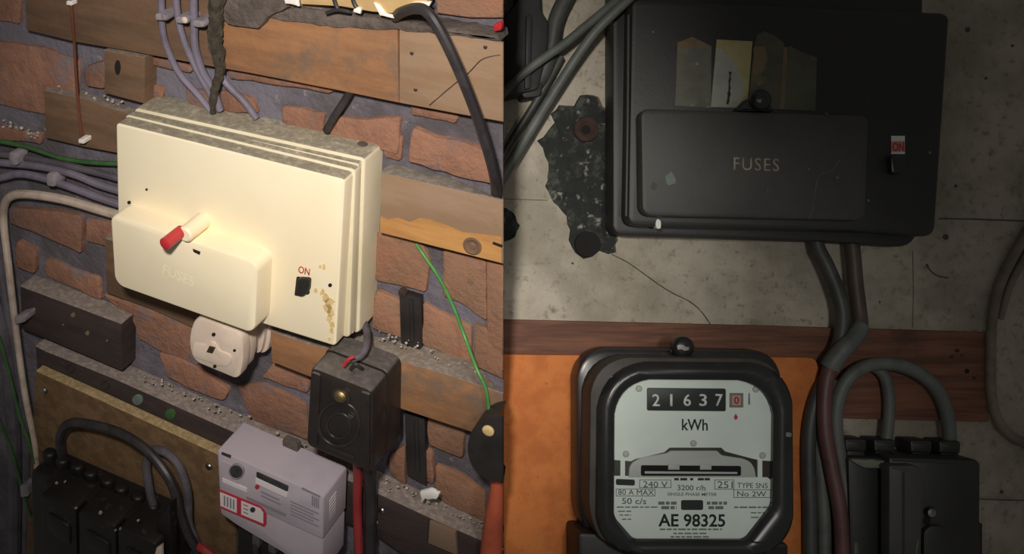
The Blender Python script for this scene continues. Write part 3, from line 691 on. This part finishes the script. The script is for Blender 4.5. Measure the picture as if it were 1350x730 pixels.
crumbs('rubble', along((2,160),(52,180),24,.012,1.2,3.4,5), 'white plaster crumbs above the green wire on the bricks')
crumbs('rubble', along((190,496),(330,556),46,.026,.8,2.6,7), 'grey crumbs on the dusty black ledge beneath the plug')
crumbs('rubble', along((500,630),(645,702),60,.026,.8,2.6,8), 'grey dust crumbs on the black ledge by the orange pipe')
crumbs('rubble', along((500,440),(630,492),50,.026,.8,2.2,7), 'grey dust crumbs on the ledge beneath the black strap')
crumbs('rubble', along((196,553),(262,585),24,.042,1,2.6,3), 'pale crumbs on the top edge of the chipboard')
crumbs('rubble', along((360,572),(400,592),16,.026,1.2,3,5), 'pale crumbs behind the top of the grey meter')
obj('paint_flake', prism(L, rough_poly([(553,649),(568,645),(579,651),(575,659),(560,658),(556,662)], 4, 1), .030, .034, .001), 'white', L, label='cream paint flake lying on the black ledge by the strap', cat='flake')

# ================================================================== THE PLASTERED WALL
def build_wall_right():
    # solid backing
    bm = bmesh.new()
    u0, u1, v0, v1 = 655, 2050, -620, 1350
    bm2 = prism(R, [(u0,v0),(u1,v0),(u1,v1),(u0,v1)], -.12, -.012, at=0)
    w = obj('wall_right', bm2, 'plaster', R, smooth=0, kind='structure', label='grey plastered wall with a broken patch behind the black fuse box', cat='wall')
    random.seed(21)
    hole1 = rough_poly([(774,124),(790,127),(794,140),(812,156),(820,240),(812,331),(802,335),(790,330),(782,338),(769,341),(759,334),(750,316),(752,304),(746,285),(735,271),(725,260),(719,246),(723,232),(722,216),(716,196),(709,186),(722,172),(731,161),(727,151),(736,138),(756,140),(764,127)], 7, 1.4)
    hole2 = rough_poly([(657,270),(668,274),(677,280),(685,298),(680,312),(668,318),(657,320)], 6, 1)
    bm = bmesh.new(); edges = []
    loops = []
    for poly in ([(u0,v0),(u1,v0),(u1,v1),(u0,v1)], hole1, hole2):
        vs = [bm.verts.new(R.pt(u, v, 0)) for u, v in poly]; loops.append(vs)
        for i in range(len(vs)): edges.append(bm.edges.new((vs[i], vs[(i+1) % len(vs)])))
    bmesh.ops.triangle_fill(bm, use_beauty=True, use_dissolve=False, edges=edges)
    for vs in loops:
        bk = [bm.verts.new(q.co+Vector((0, .012, 0))) for q in vs]
        for i in range(len(vs)):
            j = (i+1) % len(vs); bm.faces.new((vs[i], vs[j], bk[j], bk[i]))
    obj('plaster_coat', bm, 'plaster', R, w, smooth=0)
    # rough concrete in the broken patches
    for nm, (a, b, c, d) in (('broken_patch', (704, 118, 826, 346)), ('broken_patch', (656, 266, 690, 324))):
        bm = bmesh.new(); nx = int((b and (c-a))/3); ny = int((d-b)/3); g = []
        for j in range(ny+1):
            for i in range(nx+1):
                u = a+(c-a)*i/nx; v = b+(d-b)*j/ny; q = R.pt(u, v, 0)
                h = -.0075+.0045*noise.fractal(q*70, 1.0, 2.0, 4)
                g.append(bm.verts.new(Vector((q.x, -min(h, -.0015), q.z))))
        for j in range(ny):
            for i in range(nx):
                k = j*(nx+1)+i; bm.faces.new((g[k], g[k+1], g[k+nx+2], g[k+nx+1]))
        obj(nm, bm, 'plaster_rear', R, w, smooth=60)
    ring = obj('rust_stain', lathe(R, 772, 171, [(.0135,0),(.0125,.005),(.0085,.0058),(.005,.0035),(0,.003)], at=-.008, seg=18), 'rust', R, w)
    obj('drill_hole', lathe(R, 774, 322, [(.0135,0),(.0132,.0045),(.006,.003),(0,.002)], at=-.007, seg=18), 'hole', R, w)
    obj('drill_hole', lathe(R, 772, 171, [(.0045,0),(.0043,.0035),(0,.0036)], at=-.0055, seg=12), 'hole', R, w)
    def line(nm, pts, r, mat, dd=.0):
        obj(nm, tube(R, [(u, v, dd-.0002) for u, v in pts], r, n=5, seg=6, lump=.4), mat, R, w)
    line('crack', [(806,335),(826,345),(845,358),(870,376),(890,388),(905,395),(918,404),(928,415),(936,427)], .9, 'crack')
    line('crack', [(663,262),(690,263),(722,264)], .6, 'crack')
    line('block_joint', [(1238,288),(1290,289),(1350,291),(1500,294),(1900,300)], 1.1, 'joint')
    line('block_joint', [(1290,655),(1350,657),(1500,660)], 1.1, 'plaster')
    line('block_joint', [(1290,657.5),(1350,659.5),(1500,662.5)], .9, 'joint')
    line('block_joint', [(1203,331),(1204,380),(1203,432)], .7, 'joint')
    for u, v, s in ((1276,39,3.5),(1247,312,4),(1223,350,2),(1335,60,2),(1260,245,2),(1300,103,1.8),(1325,565,3),(1321,648,2.5),(755,347,1.8),(1160,398,1.6)):
        obj('pit', prism(R, rough_poly(circ(u, v, s, 8), 3, .5), -.002, .0004), 'crack', R, w)
    obj('scratch', tube(R, [(1221,348,.0),(1228,358,.0),(1238,364,.0),(1250,366,.0)], .9, seg=6), 'crack', R, w)
    return w
wr = build_wall_right()

# black isolator in the corner with its grey sleeve
iso = thing('isolator', R, 690, 70, 'black isolator casing behind the grey cables beside the brick wall end', 'isolator')
obj('casing', prism(R, fillet([(664,22),(682,2),(686,-40),(712,-40),(714,14),(724,28),(723,62),(710,118),(664,128)], 5, 3), 0, .035, .003), 'box_black', R, iso)
obj('casing_ridge', prism(R, fillet([(694,20),(702,20),(700,116),(692,118)], 2, 2), .034, .040, .001), 'box_black', R, iso)
obj('lug', prism(R, fillet([(684,112),(716,106),(714,126),(690,130)], 4, 2), 0, .03, .002), 'box_black', R, iso)
obj('sleeve', tube(R, [(762,-30,.022),(745,0,.022),(733,28,.022),(727,62,.022),(717,95,.022),(703,114,.022),(688,122,.022)], 11, seg=14), 'cable_g3', R, label='broad dark grey sleeve curving down beside the black isolator', cat='cable')
obj('grey_cable', tube(R, [(650,138,.030),(664,122,.036),(685,101,.044),(712,80,.046),(745,57,.046),(772,35,.046),(800,12,.046),(840,-22,.046)], 6, seg=12), 'cable_g2', R, label='slim grey cable crossing in front of the black isolator', cat='cable')
obj('grey_cable', tube(R, [(652,252,.03),(664,232,.03),(680,205,.03),(705,163,.032),(735,115,.036),(760,76,.042),(785,42,.05),(812,15,.056),(850,-20,.058)], 7.5, rpx2=6, seg=12), 'cable_g2', R, label='thick grey cable slanting past the broken plaster to the black fuse box', cat='cable')
obj('grey_cable', tube(R, [(654,222,.016),(664,205,.016),(678,180,.016),(700,145,.018),(722,108,.02),(740,75,.02)], 5, seg=12), 'cable_g3', R, label='dark cable just behind the thick slanting grey cable', cat='cable')

# ================================================================== BLACK FUSE BOX
def black_box():
    t = thing('fuse_box', R, 1030, 160, 'black fuse box with paper stickers and a raised FUSES cover on the plaster', 'fuse box')
    base = fillet([(808,-30),(1218,-22),(1210,326),(1080,318),(808,309)], [8,8,22,0,12], 4)
    obj('base', prism(R, base, 0, .034, .003), 'box_black', R, t, smooth=35)
    lid = fillet([(833,-2),(1000,6),(1253,17),(1233,312),(1164,306),(828,297)], [10,0,10,12,0,12], 4)
    obj('lid', prism(R, lid, .032, .062, .004), 'box_black', R, t, smooth=35)
    obj('lid_ridge', tube(R, [(829,20,.056),(828,150,.056),(826,285,.056)], 3, seg=8), 'box_black', R, t)
    cov = fillet([(845,143),(1146,152),(1141,291),(847,284)], [10,10,12,12], 4)
    c = obj('fuse_cover', prism(R, cov, .060, .082, .0025), 'box_cover', R, t, smooth=35)
    letters('lettering', 'FUSES', R, [(967,207),(1027,209),(967,224)], .0818, M['lettering_worn'], c, ext=.0006, bold=.004, space=1.15)
    kb = obj('screw_lug', prism(R, fillet([(972,146),(988,128),(1010,128),(1022,147)], 4, 3), .060, .080, .002), 'box_black', R, t)
    obj('thumb_screw', lathe(R, 1000, 133, [(.0102,0),(.0102,.006),(.0085,.010),(.005,.012),(0,.0125)], at=.078, seg=20), 'meter_black', R, kb, smooth=50)
    def st(nm, poly, mat, lb, d=.0622, par=t): return obj(nm, prism(R, poly, .0612, d), mat, R, par, smooth=0, label=lb)
    a = st('sticker', [(893,62),(938,62),(937,142),(890,139)], 'sticker_grey', 'worn grey paper sticker', .0626)
    obj('torn_corner', prism(R, [(893,56),(913,48.5),(938,61),(938,64),(893,63)], .0612, .0628), 'sticker_brown', R, a, smooth=0)
    b = st('sticker', [(945,52),(992,54.5),(985,142),(937,141)], 'sticker_yellow', 'yellowed paper sticker half covered in grey', .0628)
    obj('grey_film', prism(R, [(944,63),(952,64),(964,75),(974,92),(981,112),(979,142),(937.5,141)], .0618, .0631), 'sticker_pale', R, b, smooth=0)
    obj('ink_mark', prism(R, rough_poly([(961,94),(964,96),(963,120),(961,137),(958,138),(960,118)], 4, 1), .062, .0634), 'ink', R, b, smooth=0)
    c2 = st('sticker', [(994,62),(998,46),(1007,41),(1020,46),(1034,57),(1028,144),(986,142)], 'sticker_olive', 'dark olive paper sticker with a yellow stain', .0626)
    obj('yellow_stain', prism(R, rough_poly([(994,62),(1008,60),(1011,78),(1005,96),(992,104)], 5, 1), .0612, .0629), 'sticker_brown', R, c2, smooth=0)
    d2 = st('sticker', [(1040,60),(1056,68),(1077,76),(1075,146),(1032,144)], 'sticker_olive', 'dark olive paper sticker with a slanted top', .0626)
    st('paper_strip', [(1033,62),(1039,62),(1034,144),(1028,144)], 'sticker_brown', 'narrow brown paper strip', .0629)
    # switch
    lb = obj('switch_label', prism(R, [(1175,179),(1193,179),(1193,203),(1175,203)], .0612, .0625), 'pale', R, t, smooth=0, label='white label with red ON print')
    obj('label_field', prism(R, [(1175,186),(1193,186),(1193,200),(1175,200)], .062, .0627), 'pink', R, lb, smooth=0)
    letters('lettering', 'ON', R, [(1176.5,188),(1191.5,188),(1176.5,199)], .0627, M['print_red'], lb, ext=.0002, bold=.02)
    obj('switch_frame', prism(R, fillet([(1173,177),(1195,177),(1196,228),(1173,228)], 2, 2), .061, .0618), 'hole', R, t)
    obj('switch', prism(R, fillet([(1174,205),(1194,205),(1194,222),(1190,229),(1176,229)], 3, 2), .0615, .071, .002), 'meter_black', R, t, smooth=40)
    obj('paint_chip', prism(R, rough_poly(circ(868,295,3.6,8,7), 4, .8), .0555, .0628), 'pale', R, t)
    for u, v, s in ((861,42,1.6),(1090,150,1.2),(1066,223,1.6),(1104,234,1.6),(1145,264,1.8),(1226,201,2.2),(1012,251,1)):
        obj('dust_speck', prism(R, circ(u, v, s, 7), .0615 if u < 1000 or u > 1144 else .0815, .0624 if u < 1000 or u > 1144 else .0824), 'sticker_grey', R, t)
    for p in ([(1108,210),(1096,224),(1080,232),(1074,255),(1071,276),(1066,288)],):
        obj('scratch', tube(R, [(u, v, .0821) for u, v in p], .5, seg=5), 'sticker_grey', R, t)
    for u, v, r in ((884,236,9),(862,245,6)):
        obj('scuff', prism(R, rough_poly(circ(u, v, r*.7, 9, r), 4, 1.6), .0815, .0822), 'box_cover' if r < 8 else 'ink_soft', R, t, smooth=0)
black_box()

# ================================================================== BOARDS BEHIND THE METER
tb = obj('backing_board', prism(R, [(664,421),(1000,429),(1308,438),(1304,556),(664,540)], .0, .012, .001), 'timber', R, smooth=40, label='dark brown timber backing board screwed to the plaster', cat='board')
for u, v in ((1275,489),): obj('nail_hole', prism(R, circ(u, v, 3, 10), .0115, .0124), 'hole', R, tb)
for u, v, s in ((1262,462,3),(1255,470,2.4),(1268,468,2),(1285,498,2)): obj('scrape', prism(R, rough_poly(circ(u, v, s, 7), 2, .8), .0115, .0124), 'rust', R, tb)
obj('orange_board', prism(R, fillet([(664,467),(1064,471),(1079,473),(1080,830),(664,830)], [0,3,12,0,0], 3), .012, .022, .0012), 'orange', R, smooth=40, label='orange hardboard panel under the dial meter', cat='board')

# ================================================================== DIAL METER
def meter():
    t = thing('electricity_meter', R, 905, 600, 'old black cased dial electricity meter reading 21637 kWh', 'electricity meter', d=.022)
    db, dc = .060, .105
    base = fillet([(760,458),(1032,462),(1030,725),(790,722),(761,690)], [40,36,20,26,26], 6)
    obj('base', prism(R, base, .022, .052, .005), 'meter_black', R, t, smooth=40)
    mid = fillet([(779,470),(1036,472),(1034,726),(805,726),(776,690)], [48,44,40,34,30], 6)
    obj('case_side', prism(R, mid, .050, .092, .002), 'meter_dust', R, t, smooth=40)
    out = [(791,477),(1047,479),(1049,700),(1012,738),(832,738),(789,704)]
    inn = [(812,500),(1023,502),(1021,668),(986,713),(838,713),(811,682)]
    ro = fillet(out, [62,52,20,30,30,24], 7); ri = fillet(inn, [46,46,6,6,6,6], 7)
    obj('bezel', frame_prism(R, ro, ri, .088, dc, .005), 'meter_black', R, t, smooth=45)
    gl = fillet([(818,506),(1017,508),(1015,664),(983,708),(842,708),(817,680)], 20, 4)
    # inside: dark well, then the dial plates
    obj('well', prism(R, ri, .0885, .0895, at=dc), 'hole', R, t)
    dd = .094
    up = [(806,496),(1030,496),(1030,600),(1022,608),(1003,607),(990,604),(956,595),(951,590),(883,590),(876,596),(838,605),(832,608),(806,606)]
    obj('dial_plate', prism(R, up, .0895, dd, .0004), 'dial', R, t, smooth=0)
    lo = fillet([(806,627),(1012,629),(1021,636),(1021,668),(988,720),(836,720),(806,688)], [0,0,4,0,0,0,0], 3)
    lp = obj('name_plate', prism(R, lo, .0895, dd, .0004), 'dial', R, t, smooth=0)
    arch = fillet([(829,629),(830,612),(845,603),(880,597),(884,594),(946,594),(951,600),(984,605),(994,613),(997,629)], [0,6,6,3,2,2,3,6,6,0], 3)
    ar = obj('disc_window', prism(R, arch, .0895, dd+.001, .0006), 'dial_grey', R, t, smooth=30)
    obj('slot', prism(R, fillet([(845,613),(977,614),(977,627),(845,627)], 2, 2), dd, dd+.0013), 'hole', R, ar)
    obj('disc_edge', prism(R, [(850,621),(972,622),(972,624.5),(850,624)], dd+.001, dd+.0018), 'dial_grey', R, ar)
    for u in (889, 931): obj('window_tab', prism(R, [(u-8,612),(u+7,612),(u+7,619),(u-8,619)], dd+.001, dd+.0022, .0003), 'dial_grey', R, ar)
    for u in (822, 1003): obj('side_bracket', prism(R, [(u-4,606),(u+2,606),(u+2,629),(u-4,629)], .0895, dd+.0005), 'dial', R, t)
    # counter
    k = obj('counter', prism(R, fillet([(853,511),(957,512),(957,542),(853,541)], 2, 2), dd-.001, dd+.0008, .0002), 'counter', R, t)
    for s, u in (('2',865),('1',885),('6',906),('3',927),('7',948)):
        w = 5 if s != '1' else 1.6
        letters('digit', s, R, [(u-w,519),(u+w,519.3),(u-w,535)], dd+.0008, M['pale'], k, ext=.0002, bold=.012)
    f = obj('tenths_window', frame_prism(R, [(962,518),(980,518),(980,537),(962,537)], [(965,521),(977,521),(977,534),(965,534)], dd-.001, dd+.0007, .0001), 'ink_soft', R, t)
    obj('tenths_wheel', prism(R, [(964,520),(978,520),(978,535),(964,535)], dd-.001, dd+.0004), 'pink', R, t)
    letters('digit', '0', R, [(968,523),(974,523),(968,532)], dd+.0004, M['rust'], t, ext=.0002)
    obj('pointer_mark', prism(R, [(987,518),(988.5,518),(989,533),(986.5,533)], dd-.001, dd+.0004), 'ink_soft', R, t)
    obj('red_pointer', prism(R, [(970,545),(973,550),(971,553),(969,553),(967.5,550)], dd-.001, dd+.0004), 'print_red', R, t)
    letters('lettering', 'kWh', R, [(899,552),(933,552.5),(899,567)], dd, M['ink'], t, ext=.0003, bold=.012)
    for u, v in ((842,512),(996,513),(914,584),(825,598),(1005,600)):
        obj('dial_screw', screw(R, u, v, .0031, dd-.0002, .0022), 'dial_grey', R, t)
    # print on the name plate
    T = lambda s, u0, v0, u1, v1, m='ink', b=.0: letters('lettering', s, R, [(u0,v0),(u1,v0+.5),(u0,v1)], dd, M[m], lp, ext=.0002, bold=b)
    obj('print_bar', prism(R, fillet([(812,631),(837,632),(837,640),(812,639)], 2, 2), dd-.001, dd+.0003), 'ink', R, lp)
    T('240 V', 848, 634, 880, 642, 'ink_mid'); T('3200 r/h', 893, 639, 930, 646, 'ink_soft', .01); T('251', 946, 634, 966, 643, 'ink_mid'); T('TYPE SN5', 972, 636, 1012, 643, 'ink_mid')
    T('80 A MAX', 815, 645, 862, 652, 'ink_mid'); T('SINGLE PHASE METER', 880, 649, 945, 653, 'ink_soft', .01); T('No 2W', 972, 647, 1010, 654, 'ink_mid')
    T('50 c/s', 820, 656, 852, 664, 'ink_soft', .01); T('AE 98325', 868, 677, 956, 694, 'ink', .02)
    obj('print_block', prism(R, fillet([(898,659),(927,659),(927,672),(898,672)], 2, 2), dd-.001, dd+.0004), 'ink', R, lp)
    def frame_line(u0, v0, u1, v1): obj('print_frame', frame_prism(R, [(u0,v0),(u1,v0),(u1,v1),(u0,v1)], [(u0+.8,v0+.8),(u1-.8,v0+.8),(u1-.8,v1-.8),(u0+.8,v1-.8)], dd-.001, dd+.0003, .00005), 'ink_soft', R, lp)
    frame_line(843,632,885,643); frame_line(942,632,968,645); frame_line(967,645,1016,656); frame_line(812,644,864,654)
    for u0, u1 in ((889,895),(897,906),(910,914),(920,928),(929,936)): obj('print_bar', prism(R, [(u0,630),(u1,630),(u1,633),(u0,633)], dd-.001, dd+.0003), 'ink', R, lp)
    random.seed(9)
    def dashes(u0, u1, v, h=1.5):
        u = u0
        while u < u1:
            q = min(u1, u+random.uniform(4, 11)); obj('fine_print', prism(R, [(u,v),(q,v),(q,v+h),(u,v+h)], dd-.001, dd+.0003), 'ink_soft', R, lp); u = q+1.8
    dashes(870,952,696.5,2); dashes(888,932,702,1.8); dashes(884,936,706.5,1.8); dashes(813,868,667.5); dashes(815,832,673); dashes(817,832,678); dashes(820,832,683.5)
    dashes(968,1012,667.5,2); dashes(990,1010,675); dashes(990,1008,681); dashes(868,892,661,4); dashes(872,892,667,4); dashes(932,960,661,4); dashes(934,954,667,4)
    # sealing screw on top and terminal cover below
    s = obj('sealing_screw', lathe(R, 897, 457, [(.0108,0),(.0108,.008),(.0095,.012),(.006,.014),(0,.0145)], at=.060, seg=20), 'meter_black', R, t, smooth=50)
    obj('screw_slot', prism(R, rough_poly([(893,455),(909,457),(908,462),(893,460)], 4, .8), .0735, .0755), 'steel', R, s)
    obj('terminal_cover', prism(R, fillet([(762,702),(1040,716),(1040,830),(764,830)], [6,6,0,0], 3), .022, .080, .003), 'bakelite_dark', R, t, smooth=40)
    obj('catch', prism(R, fillet([(1037,569),(1044,571),(1043,576),(1036,575)], 1, 2), dc-.004, dc+.001), 'steel', R, t)
meter()

# ================================================================== CUT-OUT (service fuse) below right
def cutout_right():
    t = thing('service_cutout', R, 1205, 690, 'black service cut-out with four cable glands below the timber board', 'cut-out')
    obj('back_case', prism(R, fillet([(1118,602),(1176,604),(1176,840),(1124,840)], [5,2,0,0], 2), 0, .045, .003), 'box_black', R, t, smooth=40)
    obj('main_case', prism(R, fillet([(1172,602),(1294,606),(1292,840),(1172,840)], [4,8,0,0], 3), 0, .060, .004), 'box_black', R, t, smooth=40)
    obj('side_cover', prism(R, fillet([(1172,613),(1210,613),(1217,622),(1214,840),(1172,840)], [3,6,4,0,0], 3), .058, .074, .003), 'box_cover', R, t, smooth=40)
    obj('top_lip', prism(R, rough_poly([(1121,605),(1168,607),(1164,618),(1140,617),(1128,611)], 8, 1), .044, .050, .001), 'sticker_grey', R, t)
    for u0, v0 in ((1114,578),(1152,579),(1200,580),(1238,581)):
        g = obj('cable_gland', prism(R, fillet([(u0,v0),(u0+30,v0+1),(u0+29,v0+18),(u0+1,v0+17)], 3, 2), .006, .036, .003), 'box_black', R, t, smooth=40)
        obj('gland_collar', prism(R, [(u0+3,v0+16),(u0+26,v0+17),(u0+26,v0+28),(u0+3,v0+27)], .008, .032, .001), 'box_black', R, g)
    k = obj('seal_screw', lathe(R, 1224, 674, [(.0058,0),(.0058,.004),(.004,.007),(0,.008)], at=.059, seg=14), 'steel', R, t)
    obj('screw_hole', prism(R, circ(1222,686,5,12,6), .0595, .0606), 'hole', R, t)
    obj('catch', prism(R, fillet([(1218,701),(1228,692),(1245,694),(1252,704),(1250,840),(1218,840)], 4, 3), .059, .068, .002), 'box_black', R, t, smooth=40)
    obj('bright_edge', tube(R, [(1210,712,.0735),(1208,725,.0735),(1207,740,.0735)], 1.2, seg=6), 'sticker_grey', R, t)
    obj('side_rib', prism(R, [(1190,622),(1193,622),(1193,840),(1190,840)], .073, .0748), 'box_black', R, t)
    obj('bracket', prism(R, [(1286,688),(1295,690),(1294,840),(1286,840)], 0, .04), 'rust', R, t)
cutout_right()

# ================================================================== CABLES AT THE RIGHT
def rc(name, pts, r, mat, label, **k): return obj(name, tube(R, pts, r, seg=14, **k), mat, R, label=label, cat='cable')
rc('tail_cable', [(1074,300,.018),(1078,326,.02),(1090,350,.024),(1104,384,.026),(1111,415,.028),(1108,446,.030),(1100,468,.032)], 9.5, 'cable_g3', 'dark grey cable bending from the bottom of the black fuse box')
rc('tail_cable', [(1120,300,.018),(1124,330,.02),(1128,375,.022),(1133,415,.026),(1133,432,.030),(1122,450,.034),(1104,470,.036)], 10, 'cable_brown2', 'straight brown cable from the black fuse box into the grey sleeve')
sl = rc('cable_sleeve', [(1136,430,.036),(1126,446,.040),(1112,460,.042),(1100,474,.040),(1094,484,.038)], 11.5, 'cable_g2', 'grey sleeve joining the two fuse box cables over the timber board', rpx2=13)
rc('brown_cable', [(1100,472,.036),(1092,492,.040),(1087,525,.042),(1088,570,.044),(1097,620,.046),(1106,665,.048),(1110,710,.048),(1112,820,.048)], 9.5, 'cable_maroon', 'maroon cable running down from the grey sleeve beside the meter')
rc('loop_cable', [(1128,820,.040),(1124,700,.038),(1114,640,.034),(1104,585,.032),(1102,545,.032),(1110,512,.032),(1130,488,.032),(1162,479,.030),(1200,486,.028),(1231,508,.026),(1248,543,.024),(1253,590,.022)], 9, 'cable_g2', 'grey cable arching over to the last gland of the cut-out')
rc('loop_cable', [(1112,506,.022),(1130,487,.022),(1150,483,.022),(1166,496,.022),(1172,525,.022),(1171,560,.022),(1167,592,.022)], 7.5, 'cable_g2', 'short grey cable dropping from the arch to a gland')
rc('meter_tail', [(1094,492,.030),(1078,520,.030),(1068,560,.030),(1066,610,.030),(1068,680,.030),(1068,820,.030)], 9.5, 'cable_g3', 'black cable along the edge of the orange board beside the meter')
rc('meter_tail', [(1096,500,.024),(1084,540,.028),(1080,590,.030),(1084,640,.032),(1087,700,.034),(1087,820,.034)], 8.5, 'cable_g2', 'grey cable between the black cable and the maroon cable')
rc('wall_cable', [(1800,120,.008),(1560,190,.008),(1400,262,.008),(1365,292,.008),(1338,334,.008),(1318,376,.008),(1308,420,.014),(1306,470,.014),(1307,520,.014),(1314,550,.012),(1328,570,.009),(1350,583,.008),(1400,592,.008),(1560,600,.008),(1800,620,.008)], 6.5, 'cable_tan', 'tan cable curving round the end of the timber board', n=8)
rc('wall_cable', [(1800,132,.007),(1560,202,.007),(1412,268,.007),(1378,298,.007),(1350,340,.007),(1330,380,.007),(1318,420,.007)], 5, 'cable_tan', 'second tan cable on the plaster above the timber board end', n=8)

for o in list(bpy.data.objects):
    if 'org' in o: del o['org']
